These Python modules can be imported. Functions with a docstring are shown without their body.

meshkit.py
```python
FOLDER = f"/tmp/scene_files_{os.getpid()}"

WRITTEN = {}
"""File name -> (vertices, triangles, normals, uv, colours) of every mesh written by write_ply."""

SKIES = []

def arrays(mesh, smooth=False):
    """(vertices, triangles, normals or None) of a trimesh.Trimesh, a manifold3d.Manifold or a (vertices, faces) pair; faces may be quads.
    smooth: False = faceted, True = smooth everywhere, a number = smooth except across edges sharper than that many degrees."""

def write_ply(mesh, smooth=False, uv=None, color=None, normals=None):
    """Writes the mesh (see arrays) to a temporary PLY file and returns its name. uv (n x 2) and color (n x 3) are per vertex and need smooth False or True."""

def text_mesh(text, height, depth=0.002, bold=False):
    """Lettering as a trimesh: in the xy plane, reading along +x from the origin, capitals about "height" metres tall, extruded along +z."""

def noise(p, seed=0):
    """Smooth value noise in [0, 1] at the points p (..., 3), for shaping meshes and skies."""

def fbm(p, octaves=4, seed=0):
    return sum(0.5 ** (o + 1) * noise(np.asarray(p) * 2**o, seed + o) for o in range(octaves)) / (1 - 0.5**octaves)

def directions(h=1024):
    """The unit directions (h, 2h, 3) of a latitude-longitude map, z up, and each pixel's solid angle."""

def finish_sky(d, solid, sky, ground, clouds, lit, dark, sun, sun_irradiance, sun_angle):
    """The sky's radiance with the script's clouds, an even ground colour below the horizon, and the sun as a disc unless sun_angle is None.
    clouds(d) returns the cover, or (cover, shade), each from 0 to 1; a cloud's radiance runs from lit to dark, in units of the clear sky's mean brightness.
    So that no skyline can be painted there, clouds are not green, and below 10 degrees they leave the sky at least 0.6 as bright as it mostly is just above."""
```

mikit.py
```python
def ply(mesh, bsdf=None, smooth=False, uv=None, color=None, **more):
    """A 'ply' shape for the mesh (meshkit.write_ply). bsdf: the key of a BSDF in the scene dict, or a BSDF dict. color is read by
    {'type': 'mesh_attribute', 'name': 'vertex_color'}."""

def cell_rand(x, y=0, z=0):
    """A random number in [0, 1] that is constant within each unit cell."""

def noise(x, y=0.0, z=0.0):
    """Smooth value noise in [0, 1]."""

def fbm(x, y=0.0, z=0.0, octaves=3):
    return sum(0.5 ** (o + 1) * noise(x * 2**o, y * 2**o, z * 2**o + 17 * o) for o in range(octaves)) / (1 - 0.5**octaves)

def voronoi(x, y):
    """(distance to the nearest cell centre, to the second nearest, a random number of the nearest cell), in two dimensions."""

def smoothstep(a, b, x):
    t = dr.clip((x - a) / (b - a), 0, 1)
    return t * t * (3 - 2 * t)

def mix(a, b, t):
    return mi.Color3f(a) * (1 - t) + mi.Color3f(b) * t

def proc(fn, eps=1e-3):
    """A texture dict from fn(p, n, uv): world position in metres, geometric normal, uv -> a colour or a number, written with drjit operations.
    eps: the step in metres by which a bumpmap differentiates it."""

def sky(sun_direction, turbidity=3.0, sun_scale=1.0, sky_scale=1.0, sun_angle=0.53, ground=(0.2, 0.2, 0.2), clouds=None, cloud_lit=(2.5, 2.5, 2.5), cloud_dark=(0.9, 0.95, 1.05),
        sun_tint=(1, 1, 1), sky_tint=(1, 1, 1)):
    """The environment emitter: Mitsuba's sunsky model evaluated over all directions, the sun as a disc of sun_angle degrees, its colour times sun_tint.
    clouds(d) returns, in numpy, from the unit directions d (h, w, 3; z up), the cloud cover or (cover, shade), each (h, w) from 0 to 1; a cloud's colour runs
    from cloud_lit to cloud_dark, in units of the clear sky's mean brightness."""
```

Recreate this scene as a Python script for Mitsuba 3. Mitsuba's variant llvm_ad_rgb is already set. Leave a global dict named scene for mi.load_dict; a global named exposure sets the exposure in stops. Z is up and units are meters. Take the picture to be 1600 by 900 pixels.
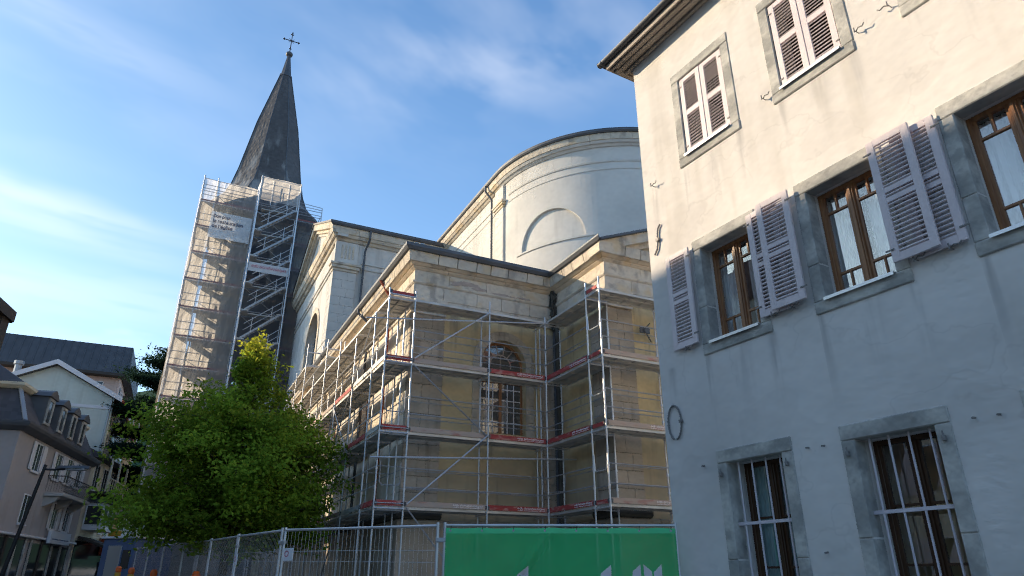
import math, random
import numpy as np, trimesh, mitsuba as mi, mikit, meshkit
import drjit as dr
from shapely.geometry import Polygon, Point, box as sbox
from shapely.ops import unary_union
from mikit import fbm, noise, voronoi, smoothstep, mix, cell_rand

scene, labels = {'type': 'scene'}, {}
PITCH = math.radians(23.25)
CAM = (0.0, 0.0, 1.6)
scene['camera'] = {'type': 'perspective', 'fov_axis': 'x', 'fov': math.degrees(2 * math.atan(800 / 1059.4)), 'near_clip': 0.1, 'far_clip': 9000.0,
    'to_world': mi.ScalarTransform4f().look_at(origin=CAM, target=[0, math.cos(PITCH), 1.6 + math.sin(PITCH)], up=[0, 0, 1])}
SUN_EL = math.radians(21.5)
SUN = (-0.971 * math.cos(SUN_EL), 0.238 * math.cos(SUN_EL), math.sin(SUN_EL))


def cirrus(d):
    az = np.degrees(np.arctan2(d[..., 0], d[..., 1]))
    el = np.degrees(np.arcsin(np.clip(d[..., 2], -1, 1)))
    k = 1 / (d[..., 2] + 0.12)
    P = np.stack([d[..., 0] * k, d[..., 1] * k, 0 * k], -1)
    big = meshkit.fbm(P * [1.0, 1.5, 1] * 1.3 + 7.3, 4, 5)
    x = P[..., 0] * 0.75 + P[..., 1] * 0.66
    y = -P[..., 0] * 0.66 + P[..., 1] * 0.75
    warp = meshkit.fbm(P * 2.2 + 3, 3, 21) * 0.7
    fine = meshkit.fbm(np.stack([x * 1.8 + warp, y * 6.0 + warp * 2, 0 * x], -1), 6, 11)
    puff = meshkit.fbm(np.stack([x * 6.0 + warp, y * 9.0 + warp, 0 * x], -1), 6, 51)
    wisp = np.clip((big - 0.36) / 0.35, 0, 1) * np.clip((fine * 0.45 + puff * 0.55 - 0.42) / 0.25, 0, 1)
    patch = np.exp(-((az + 6) / 15) ** 2 - ((el - 39 - .25 * (az + 6)) / 5.0) ** 2)
    cover = (0.20 + 0.22 * patch) * wisp + 0.10 * patch * np.clip(puff * 2.2 - .55, 0, 1)
    # two thin streaks low on the left and the low morning veil
    for c, s, wdt, sl, amp in ((24.4, 0.9, 13, -0.05, 0.36), (22.8, 1.2, 13, -0.10, 0.28), (19.0, 1.6, 24, 0.02, 0.22), (36.0, 1.6, 16, -0.12, 0.15)):
        e = el - (c + sl * (az + 33) + 2.0 * (meshkit.fbm(np.stack([az * 0.10, el * 0.25, 0 * az], -1), 4, 3) - 0.5))
        g = np.exp(-(e / s) ** 2) * np.exp(-((az + 42) / wdt) ** 2)
        cover = np.maximum(cover, amp * g * np.clip(0.25 + 1.5 * meshkit.fbm(np.stack([az * 0.18 + el * .3, el * 1.6, 0 * az], -1), 5, 31), 0, 1))
    veil = np.exp(-np.clip(el, 0, 90) / 9.0) * 0.22
    return np.clip(cover + veil * (1 - cover), 0, 0.9), np.full(el.shape, 0.05)


scene['sky'] = mikit.sky(SUN, turbidity=3.0, sun_scale=1.0, sky_scale=1.52, clouds=cirrus, cloud_lit=(2.4, 2.4, 2.45), cloud_dark=(1.2, 1.25, 1.35), sun_tint=(0.93, 1.0, 1.17), sky_tint=(0.80, 0.97, 1.14), ground=(0.18, 0.17, 0.16))
exposure = 2.5
rnd = random.Random(7)
rs = np.random.RandomState(11)

# ---------------------------------------------------------------- mesh helpers

class Fr:
    """A local frame: origin, three axes (world)."""
    def __init__(s, o, ux, uy, uz=(0, 0, 1)):
        s.o = np.array(o, float); s.M = np.array([ux, uy, uz], float)
    def __call__(s, x, y=None, z=None):
        v = np.array([x, y, z], float) if y is not None else np.asarray(x, float)
        return v @ s.M + s.o

WORLD = Fr((0, 0, 0), (1, 0, 0), (0, 1, 0))
_BOXF = np.array([[0, 2, 3], [0, 3, 1], [4, 5, 7], [4, 7, 6], [0, 1, 5], [0, 5, 4], [2, 6, 7], [2, 7, 3], [0, 4, 6], [0, 6, 2], [1, 3, 7], [1, 7, 5]])

def _ctop():
    s = []
    for x in (-1, 1):
        for y in (-1, 1):
            for z in (-1, 1):
                s += [(x, y * .8, z * .8), (x * .8, y, z * .8), (x * .8, y * .8, z)]
    s = np.array(s)
    h = trimesh.convex.convex_hull(s)
    idx = [int(np.argmin(((s - v) ** 2).sum(1))) for v in h.vertices]
    f = np.array(idx)[h.faces]
    n = np.cross(s[f[:, 1]] - s[f[:, 0]], s[f[:, 2]] - s[f[:, 0]]); c = s[f].mean(1)
    f[(n * c).sum(1) < 0] = f[(n * c).sum(1) < 0][:, ::-1]
    return np.sign(s), np.abs(s) > .9, f
_CS, _CM, _CF = _ctop()

class MB:
    def __init__(s): s.v, s.f, s.n = [], [], 0
    def add(s, v, f, fix=True):
        v = np.asarray(v, float); f = np.asarray(f, int)
        if fix:
            c = v.mean(0); a, b, d = v[f[:, 0]] - c, v[f[:, 1]] - c, v[f[:, 2]] - c
            if (a * np.cross(b, d)).sum() < 0: f = f[:, ::-1]
        s.v.append(v); s.f.append(f + s.n); s.n += len(v); return s
    def box(s, F, x, y, z, c=0.0):
        x, y, z = sorted(x), sorted(y), sorted(z)
        if c:
            C = np.array([sum(x), sum(y), sum(z)]) / 2; h = np.array([x[1] - x[0], y[1] - y[0], z[1] - z[0]]) / 2
            v = C + _CS * np.where(_CM, h, np.maximum(h - c, h * .2))
            return s.add(F(v), _CF)
        return s.add(F(np.array([(a, b, d) for a in x for b in y for d in z])), _BOXF)
    def hexa(s, pts):  # 8 world points, ordered as box
        return s.add(pts, _BOXF)
    def bar(s, p, q, w, h, up=(0, 0, 1)):
        p, q = np.asarray(p, float), np.asarray(q, float); d = q - p; L = np.linalg.norm(d); d = d / L
        u = np.cross(d, up); 
        if np.linalg.norm(u) < 1e-6: u = np.cross(d, (1, 0, 0))
        u /= np.linalg.norm(u); k = np.cross(u, d)
        return s.box(Fr(p, d, u, k), (0, L), (-w / 2, w / 2), (-h / 2, h / 2))
    def tube(s, p, q, r, n=6, r2=None):
        p, q = np.asarray(p, float), np.asarray(q, float); d = q - p; L = np.linalg.norm(d); d = d / max(L, 1e-9)
        u = np.cross(d, (0.0, 0, 1) if abs(d[2]) < .9 else (1.0, 0, 0)); u /= np.linalg.norm(u); k = np.cross(d, u)
        a = np.arange(n) * 2 * np.pi / n; r2 = r if r2 is None else r2
        ring = np.cos(a)[:, None] * u + np.sin(a)[:, None] * k
        v = np.vstack([p + ring * r, q + ring * r2]); i = np.arange(n); j = (i + 1) % n
        f = np.vstack([np.stack([i, j, j + n], 1), np.stack([i, j + n, i + n], 1)] + [[[0, m + 1, m], [n, n + m, n + m + 1]] for m in range(1, n - 1)])
        return s.add(v, f)
    def path(s, pts, r, n=6):
        for a, b in zip(pts[:-1], pts[1:]): s.tube(a, b, r, n)
        return s
    def rings(s, loops, cap=True):
        """Loft of closed loops (k x n x 3)."""
        L = np.asarray(loops, float); k, n = L.shape[:2]; f = []
        for a in range(k - 1):
            i = np.arange(n); j = (i + 1) % n
            f.append(np.stack([a * n + i, a * n + j, (a + 1) * n + j], 1)); f.append(np.stack([a * n + i, (a + 1) * n + j, (a + 1) * n + i], 1))
        if cap:
            f.append(np.array([[0, m + 1, m] for m in range(1, n - 1)])); f.append((k - 1) * n + np.array([[0, m, m + 1] for m in range(1, n - 1)]))
        return s.add(L.reshape(-1, 3), np.vstack(f))
    def grid(s, P):
        P = np.asarray(P, float); a, b = P.shape[:2]; I = np.arange(a * b).reshape(a, b)
        q = np.stack([I[:-1, :-1], I[1:, :-1], I[1:, 1:], I[:-1, 1:]], -1).reshape(-1, 4)
        return s.add(P.reshape(-1, 3), np.vstack([q[:, [0, 1, 2]], q[:, [0, 2, 3]]]), fix=False)
    def poly(s, F, poly, y0, y1):
        """Extrude a shapely polygon given in (x, z) of the frame from y0 to y1."""
        for g in getattr(poly, 'geoms', [poly]):
            if g.area < 1e-6: continue
            m = trimesh.creation.extrude_polygon(g, y1 - y0, engine='earcut')
            v = np.stack([m.vertices[:, 0], m.vertices[:, 2] + y0, m.vertices[:, 1]], 1)
            vol = m.volume; f = m.faces if vol > 0 else m.faces[:, ::-1]
            if np.linalg.det(F.M) > 0: f = f[:, ::-1]      # the axis swap mirrors
            s.add(F(v), f, fix=False)
        return s
    def mesh(s): return np.vstack(s.v), np.vstack(s.f)
    def ok(s): return s.n > 0

def key(base):
    if base not in scene and base not in labels: return base
    i = 1
    while f'{base}_{i:03d}' in scene or f'{base}_{i:03d}' in labels: i += 1
    return f'{base}_{i:03d}'

def thing(name, label, cat, group=None):
    k = key(name); labels[k] = {'label': label, 'category': cat}
    if group: labels[k]['group'] = group
    return k

_np = {}
def part(parent, name, mb, mat, smooth=False, kind=None, label=None):
    base = parent + '__' + name
    c = _np.get(base, 0); _np[base] = c + 1
    k = base if c == 0 else f'{base}_{c:03d}'
    scene[k] = mikit.ply(mb.mesh(), mat, smooth)
    if kind or label:
        labels[k] = {}
        if kind: labels[k]['kind'] = kind
        if label: labels[k]['label'] = label
    return k

def struct(name, mb, mat, smooth=False, kind='structure', label=None):
    scene[name] = mikit.ply(mb.mesh(), mat, smooth); labels[name] = {'kind': kind}
    if label: labels[name]['label'] = label

def whole(name, label, cat, mb, mat, group=None, smooth=False):
    k = thing(name, label, cat, group); scene[k] = mikit.ply(mb.mesh(), mat, smooth); return k

def miters(path):
    P = np.array(path, float); n = []
    for i in range(len(P) - 1):
        d = P[i + 1] - P[i]; d /= np.linalg.norm(d); n.append(np.array([d[1], -d[0]]))
    m = [n[0]]
    for i in range(1, len(P) - 1):
        v = n[i - 1] + n[i]; m.append(v / (v @ n[i]))
    m.append(n[-1]); return P, n, m

def sweep(mb, F, path, i, prof, s0=None, s1=None):
    """A closed convex profile [(offset, z)] along edge i of a plan path, between distances s0 and s1 (mitred where None)."""
    P, n, m = miters(path); d = P[i + 1] - P[i]; L = np.linalg.norm(d); d = d / L
    loops = []
    for s, e in ((s0, i), (s1, i + 1)):
        lp = []
        for o, z in prof:
            q = P[e] + m[e] * o if s is None else P[i] + d * s + n[i] * o
            lp.append(F(q[0], q[1], z))
        loops.append(lp)
    return mb.rings(loops)

def edge_len(path, i): return float(np.linalg.norm(np.array(path[i + 1], float) - np.array(path[i], float)))

def text(parent, name, s, h, O, ux, uz, un, mat, width=None, bold=True, depth=0.004):
    m = meshkit.text_mesh(s, h, depth, bold=bold); v = np.array(m.vertices)
    if width: v[:, 0] *= width / v[:, 0].max()
    mb = MB(); F = Fr(O, ux, uz, un); mb.add(F(v), m.faces, fix=False)
    return part(parent, name, mb, mat)

def ground_z(y):
    y = np.asarray(y, float)
    return np.where(y < 12, 0.03 * np.clip(y, -40, 12), 0.36 + 0.022 * (np.clip(y, 12, 150) - 12))

# frames: the church (x = right along its front, y = back along its left wall) and the rendered house (x along the facade towards us, y into the wall)
AZ, HZ = math.radians(26.24), math.radians(30.37)
B_, A_ = np.array([math.cos(AZ), math.sin(AZ), 0]), np.array([-math.sin(AZ), math.cos(AZ), 0])
CH = Fr((-3.1, 19.95, 0), B_, A_)
HF = Fr((2.47, 10.95, 0), (math.sin(HZ), -math.cos(HZ), 0), (math.cos(HZ), math.sin(HZ), 0))

# ---------------------------------------------------------------- materials

def rgb(*c): return {'type': 'rgb', 'value': list(c)}
def mat(name, color, rough=0.8, metallic=0.0, bump=None, bscale=0.004, spec=0.4, **k):
    b = {'type': 'principled', 'base_color': mikit.proc(color) if callable(color) else rgb(*color), 'roughness': rough, 'metallic': metallic, 'specular': spec, **k}
    if bump is not None: b = {'type': 'bumpmap', 'arbitrary': mikit.proc(bump), 'scale': bscale, 'bsdf': b}
    scene[name] = {'type': 'twosided', 'bsdf': b}

def plaster(base, amt=0.18, s=0.9, streak=0.12, dirt=(0.45, 0.42, 0.38), zlow=None):
    base = tuple(base)
    def f(p, n, uv):
        big = fbm(p.x * s * .5, p.y * s * .5, p.z * s * .5, 4); fine = fbm(p.x * 7, p.y * 7, p.z * 7, 3)
        st = fbm(p.x * 3.0 + p.y * 1.3, p.y * 3.0, p.z * 0.22, 4)
        c = mi.Color3f(base) * (1 - amt + 2 * amt * big) * (0.94 + 0.12 * fine)
        return mix(c, c * mi.Color3f(dirt) * 1.6, smoothstep(0.52, 0.80, st) * streak * 4)
    return f

def ashlar(base, amt=0.2):
    base = tuple(base)
    def f(p, n, uv):
        r = cell_rand(dr.floor(p.x * 1.1 + p.y * .8), dr.floor(p.y * 1.1), dr.floor(p.z * 2.0))
        big = fbm(p.x * 1.2, p.y * 1.2, p.z * 1.2, 4); fine = fbm(p.x * 14, p.y * 14, p.z * 14, 3)
        st = fbm(p.x * 4 + 9, p.y * 4, p.z * 0.5, 3)
        c = mi.Color3f(base) * (1 - amt + 2 * amt * big) * (0.88 + 0.24 * fine) * (0.92 + 0.16 * r)
        return mix(c, c * mi.Color3f(.45, .43, .42), smoothstep(0.55, 0.85, st) * .7)
    return f

bump_fine = lambda p, n, uv: fbm(p.x * 9, p.y * 9, p.z * 9, 4)
bump_trowel = lambda p, n, uv: 0.6 * fbm(p.x * 2.2, p.y * 2.2, p.z * 3.5, 3) + 0.4 * fbm(p.x * 16, p.y * 16, p.z * 22, 3)

def house_plaster(p, n, uv):
    big = fbm(p.x * .7, p.y * .7, p.z * .6, 4); fine = fbm(p.x * 8, p.y * 8, p.z * 11, 4)
    st = fbm(p.x * 2.6 + p.y * 1.3, p.y * 2.6, p.z * 0.25, 4)
    c = mi.Color3f(0.61, 0.58, 0.545) * (0.84 + 0.30 * big) * (0.93 + 0.14 * fine)
    c = mix(c, mi.Color3f(.42, .39, .34), smoothstep(0.56, 0.82, st) * .5)
    low = smoothstep(5.5, 1.0, p.z) * smoothstep(.35, .75, fbm(p.x * 1.7, p.y * 1.7, p.z * 1.3, 4))
    c = mix(c, mi.Color3f(.46, .45, .42), low * .45)
    # drips below the sills and a patched, trowelled skin
    t = (p.x - 2.47) * 0.5056 - (p.y - 10.95) * 0.8628; u = (t - 1.03) / 2.02; u = (u - dr.floor(u)) * 2.02
    edge = dr.exp(-dr.square((u - .05) / .07)) + dr.exp(-dr.square((u - 1.27) / .07)) + .6 * dr.exp(-dr.square((u - .7) / .16))
    run = edge * (smoothstep(3.3, 4.75, p.z) * smoothstep(4.8, 4.74, p.z) + smoothstep(6.9, 8.2, p.z) * smoothstep(8.25, 8.19, p.z)) * smoothstep(.3, .65, fbm(p.x * 9, p.y * 9, p.z * .8, 3))
    c = mix(c, mi.Color3f(.27, .26, .25), run * .55)
    patch = smoothstep(.60, .63, fbm(p.x * .9 + 31, p.y * .9, p.z * 1.1, 3))
    c = c * (1 - .05 * patch)
    crack = 1 - smoothstep(0.0, .018, dr.abs(fbm(p.x * 1.3 + 3, p.y * 1.3, p.z * 1.3, 5) - .5))
    return c * (1 - .07 * crack * smoothstep(.5, .65, noise(p.x * .8, p.y * .8, p.z * .8)))
mat('plaster_house', house_plaster, 0.9, bump=bump_trowel, bscale=0.022, spec=.2)

def lichen(p, n, uv):
    a = fbm(p.x * 3, p.y * 3, p.z * 3, 4); b = fbm(p.x * 22, p.y * 22, p.z * 22, 3); v = fbm(p.x * 6 + 4, p.y * 6, p.z * 6, 4)
    c = mix(mi.Color3f(.29, .285, .265), mi.Color3f(.47, .455, .415), smoothstep(.3, .7, a)) * (.8 + .4 * b)
    return mix(c, mi.Color3f(.19, .19, .18), smoothstep(.58, .78, v) * .5)
mat('stone_surround', lichen, 0.88, bump=bump_fine, bscale=0.012, spec=.2)
mat('shutter_paint', lambda p, n, uv: mi.Color3f(.60, .52, .525) * (.86 + .2 * fbm(p.x * 5, p.y * 5, p.z * 1.2, 3)) * (.95 + .1 * fbm(p.x * 40, p.y * 40, p.z * 40, 2)), 0.5)
mat('shutter_slat', lambda p, n, uv: mi.Color3f(.60, .52, .525) * (.8 + .3 * fbm(p.x * 6, p.y * 6, p.z * 30, 2)), 0.55)
def wood(p, n, uv):
    g = fbm(p.x * 30, p.y * 30, p.z * 2.0, 3)
    return mix(mi.Color3f(.17, .065, .025), mi.Color3f(.36, .17, .07), g)
mat('window_wood', wood, 0.4)
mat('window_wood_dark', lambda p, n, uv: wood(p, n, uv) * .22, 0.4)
mat('eave_wood', lambda p, n, uv: mix(mi.Color3f(.24, .20, .165), mi.Color3f(.38, .33, .28), fbm(p.x * 1.5 + 2, p.y * 1.5, p.z * 3, 2)), 0.75)
mat('sill_metal', (.72, .73, .75), 0.35, 0.6)
mat('iron', (.20, .19, .185), 0.6, 0.3)
mat('grille_paint', (.56, .52, .56), 0.45, 0.1)
mat('zinc', lambda p, n, uv: mi.Color3f(.10, .105, .115) * (.7 + .6 * fbm(p.x * 2, p.y * 2, p.z * 2, 3)), 0.55, 0.3)
mat('zinc_light', (.34, .36, .38), 0.45, 0.5)
mat('interior_dark', (.05, .045, .04), 0.9)
mat('interior_ochre', lambda p, n, uv: mi.Color3f(.42, .30, .13) * (.6 + .7 * fbm(p.x * 5, p.y * 5, p.z * .6, 3)), 0.9)
mat('curtain', lambda p, n, uv: mi.Color3f(.62, .62, .60) * (.72 + .4 * noise(p.x * 16 + p.y * 9, p.y * 16)), 0.9)
mat('curtain_teal', lambda p, n, uv: mi.Color3f(.16, .30, .30) * (.7 + .5 * noise(p.x * 12 + p.y * 7, p.y * 12)), 0.9)
scene['glass'] = {'type': 'thindielectric', 'int_ior': 2.0}
scene['glass_dusty'] = {'type': 'blendbsdf', 'weight': mikit.proc(lambda p, n, uv: 0.10 + 0.5 * smoothstep(.55, .75, fbm(p.x * 3, p.y * 3, p.z * 3, 4))),
    'a': {'type': 'thindielectric', 'int_ior': 1.6}, 'b': {'type': 'twosided', 'bsdf': {'type': 'diffuse', 'reflectance': rgb(.40, .37, .33)}}}

def ochre_wall(p, n, uv):
    big = fbm(p.x * .8, p.y * .8, p.z * .7, 4); fine = fbm(p.x * 10, p.y * 10, p.z * 10, 3); st = fbm(p.x * 3.4 + p.y, p.y * 3.4, p.z * .3, 4)
    c = mi.Color3f(.57, .445, .255) * (.70 + .55 * big) * (.88 + .24 * fine)
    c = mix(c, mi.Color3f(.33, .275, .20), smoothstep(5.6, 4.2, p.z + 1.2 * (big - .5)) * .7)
    return mix(c, mi.Color3f(.20, .17, .14), smoothstep(.54, .8, st) * .65)
mat('ochre_wall', ochre_wall, 0.92, bump=bump_fine, bscale=0.008, spec=.15)
mat('ashlar_stone', ashlar((.46, .39, .30)), 0.9, bump=bump_fine, bscale=0.012, spec=.15)
mat('limestone_wall', plaster((.60, .535, .435), .16, .9, .14), 0.92, bump=bump_fine, bscale=0.01, spec=.15)
mat('ashlar_stone_dark', ashlar((.37, .315, .25)), 0.9, bump=bump_fine, bscale=0.012, spec=.15)
def entab(p, n, uv):
    big = fbm(p.x * 1.1, p.y * 1.1, p.z * 1.6, 4); fine = fbm(p.x * 12, p.y * 12, p.z * 12, 3); st = fbm(p.x * 2.8 + p.y, p.y * 2.8, p.z * .8, 4)
    c = mix(mi.Color3f(.62, .54, .43), mi.Color3f(.53, .465, .375), smoothstep(.35, .65, big)) * (.88 + .24 * fine)
    d = fbm(p.x * 2.6 + 5, p.y * 2.6, p.z * 3.2, 5)
    c = mix(c, mi.Color3f(.60, .43, .22), smoothstep(.58, .74, fbm(p.x * 2.3 + 15, p.y * 2.3, p.z * 2.3, 3)) * .5)
    c = mix(c, mi.Color3f(.20, .175, .155), smoothstep(.56, .80, d) * .5)
    return mix(c, mi.Color3f(.17, .15, .14), smoothstep(.56, .8, st) * .5)
mat('entablature_stone', entab, 0.92, bump=bump_fine, bscale=0.02, spec=.15)
mat('entablature_stone_warm', lambda p, n, uv: entab(p + 3.7, n, uv) * mi.Color3f(1.08, 1.0, .9), 0.92, bump=bump_fine, bscale=0.02, spec=.15)
mat('damaged_stone', lambda p, n, uv: mix(mi.Color3f(.35, .27, .23), mi.Color3f(.50, .42, .35), fbm(p.x * 6, p.y * 6, p.z * 6, 4)), 0.95, bump=bump_fine, bscale=0.06, spec=.1)
def drum_plaster(p, n, uv):
    big = fbm(p.x * .6, p.y * .6, p.z * .5, 5); fine = fbm(p.x * 6, p.y * 6, p.z * 6, 3); st = fbm(p.x * 2.0 + p.y * .7, p.y * 2.0, p.z * .18, 4)
    c = mi.Color3f(.59, .565, .52) * (.80 + .36 * big) * (.94 + .12 * fine)
    return mix(c, mi.Color3f(.36, .34, .31), smoothstep(.54, .8, st) * .55)
mat('drum_plaster', drum_plaster, 0.92, bump=bump_fine, bscale=0.008, spec=.15)
mat('grime', lambda p, n, uv: mix(mi.Color3f(.05, .05, .045), mi.Color3f(.12, .11, .09), fbm(p.x * 7, p.y * 7, p.z * 7, 3)), 0.95)
def slate(p, n, uv):
    big = fbm(p.x * .8, p.y * .8, p.z * .5, 4); r = cell_rand(dr.floor(p.x * 4 + p.y * 3), dr.floor(p.z * 6)); st = fbm(p.x * 1.5 + 7, p.y * 1.5, p.z * .35, 4)
    c = mi.Color3f(.085, .078, .076) * (.65 + .7 * big) * (.85 + .3 * r)
    return mix(c, mi.Color3f(.30, .30, .29), smoothstep(.56, .74, st) * smoothstep(37., 31., p.z) * .75)
mat('spire_slate', slate, 0.6, bump=lambda p, n, uv: .6 * (p.z * 3.2 - dr.floor(p.z * 3.2)) + .4 * noise(p.x * 7, p.y * 7, p.z * 3), bscale=0.05)
mat('roof_dark', lambda p, n, uv: mi.Color3f(.07, .072, .08) * (.7 + .6 * fbm(p.x * 1.5, p.y * 1.5, p.z * 1.5, 3)), 0.55)
mat('tower_plaster', plaster((.19, .185, .18), .22, 1.0, .16), 0.92)

mat('galvanised', lambda p, n, uv: mi.Color3f(.60, .61, .63) * (.75 + .45 * fbm(p.x * 5, p.y * 5, p.z * 2.5, 3)), 0.42, 0.55)
mat('galvanised_dull', lambda p, n, uv: mi.Color3f(.36, .37, .39) * (.75 + .45 * fbm(p.x * 5, p.y * 5, p.z * 5, 3)), 0.5, 0.5)
mat('alu_deck', lambda p, n, uv: mi.Color3f(.55, .54, .51) * (.7 + .5 * fbm(p.x * 3, p.y * 3, p.z * 3, 3)), 0.5, 0.35)
mat('ply_deck', lambda p, n, uv: mi.Color3f(.20, .165, .13) * (.7 + .6 * fbm(p.x * 2, p.y * 2, p.z * 2, 3)), 0.8)
mat('toe_red', lambda p, n, uv: mix(mi.Color3f(.36, .055, .05), mi.Color3f(.45, .22, .19), smoothstep(.5, .75, fbm(p.x * 6, p.y * 6, p.z * 12, 4))), 0.7)
mat('toe_dull', (.26, .10, .10), 0.8)
mat('toe_worn', lambda p, n, uv: mix(mi.Color3f(.44, .35, .29), mi.Color3f(.40, .20, .17), smoothstep(.55, .75, fbm(p.x * 2.5, p.y * 2.5, p.z * 5, 4))), 0.8)
mat('letter_white', (.72, .68, .68), 0.7)
mat('letter_red', (.50, .16, .20), 0.7)
mat('letter_navy', (.06, .07, .12), 0.7)
def net_weave(c, op, trans=1.0):
    return {'type': 'mask', 'opacity': op, 'bsdf': {'type': 'principledthin', 'base_color': rgb(*c), 'roughness': .8, 'diff_trans': trans, 'spec_trans': 0.0, 'eta': 1.4}}
scene['net_beige'] = net_weave((.85, .82, .79), 0.58, 1.7)
scene['net_side'] = net_weave((.74, .66, .58), 0.22, 1.0)
scene['net_grey'] = net_weave((.13, .15, .19), 0.46)
scene['banner_cloth'] = {'type': 'principledthin', 'base_color': rgb(.74, .76, .78), 'roughness': .6, 'diff_trans': .8, 'spec_trans': 0.0, 'eta': 1.4}
scene['tarp_green'] = {'type': 'mask', 'opacity': 0.85, 'bsdf': {'type': 'principledthin', 'base_color': mikit.proc(lambda p, n, uv: mi.Color3f(.05, .54, .19) * (.85 + .3 * fbm(p.x * 1.5, p.y, p.z * 2, 3))), 'roughness': .5, 'diff_trans': .7, 'spec_trans': 0.0, 'eta': 1.4}}
mat('tarp_hem', (.07, .58, .24), 0.5)
mat('tarp_letter', (.60, .58, .60), 0.6)

def leaf(name, trans=1.15):
    scene[name] = {'type': 'principledthin', 'base_color': {'type': 'mesh_attribute', 'name': 'vertex_color'}, 'roughness': .55, 'diff_trans': trans, 'spec_trans': 0.0, 'eta': 1.4}
leaf('leaves')
mat('bark', lambda p, n, uv: mix(mi.Color3f(.07, .055, .04), mi.Color3f(.17, .145, .115), fbm(p.x * 14, p.y * 14, p.z * 3, 3)), 0.95)
mat('asphalt', lambda p, n, uv: mi.Color3f(.055, .054, .054) * (.7 + .6 * fbm(p.x * 3, p.y * 3, 0, 4)), 0.9)
mat('gravel', lambda p, n, uv: mi.Color3f(.20, .185, .16) * (.6 + .8 * fbm(p.x * 8, p.y * 8, 0, 4)), 0.95)
mat('paving', lambda p, n, uv: mi.Color3f(.24, .23, .21) * (.75 + .5 * fbm(p.x * 2, p.y * 2, 0, 4)), 0.9)
mat('concrete', plaster((.40, .39, .37), .15), 0.9)
mat('forest', lambda p, n, uv: mi.Color3f(.040, .075, .040) * (.5 + 1.0 * fbm(p.x * .02, p.y * .02, p.z * .02, 5)), 0.95, spec=.1)
mat('wall_mauve', plaster((.40, .365, .355), .12, .8, .10), 0.9)
mat('wall_pale_green', plaster((.56, .60, .54), .08, .5, .08), 0.9)
mat('wall_cream', plaster((.62, .55, .42), .12, .6, .12), 0.9)
mat('wall_orange', plaster((.58, .34, .17), .12, .6, .1), 0.9)
mat('wall_white', plaster((.66, .64, .62), .1, .6, .1), 0.9)
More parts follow.
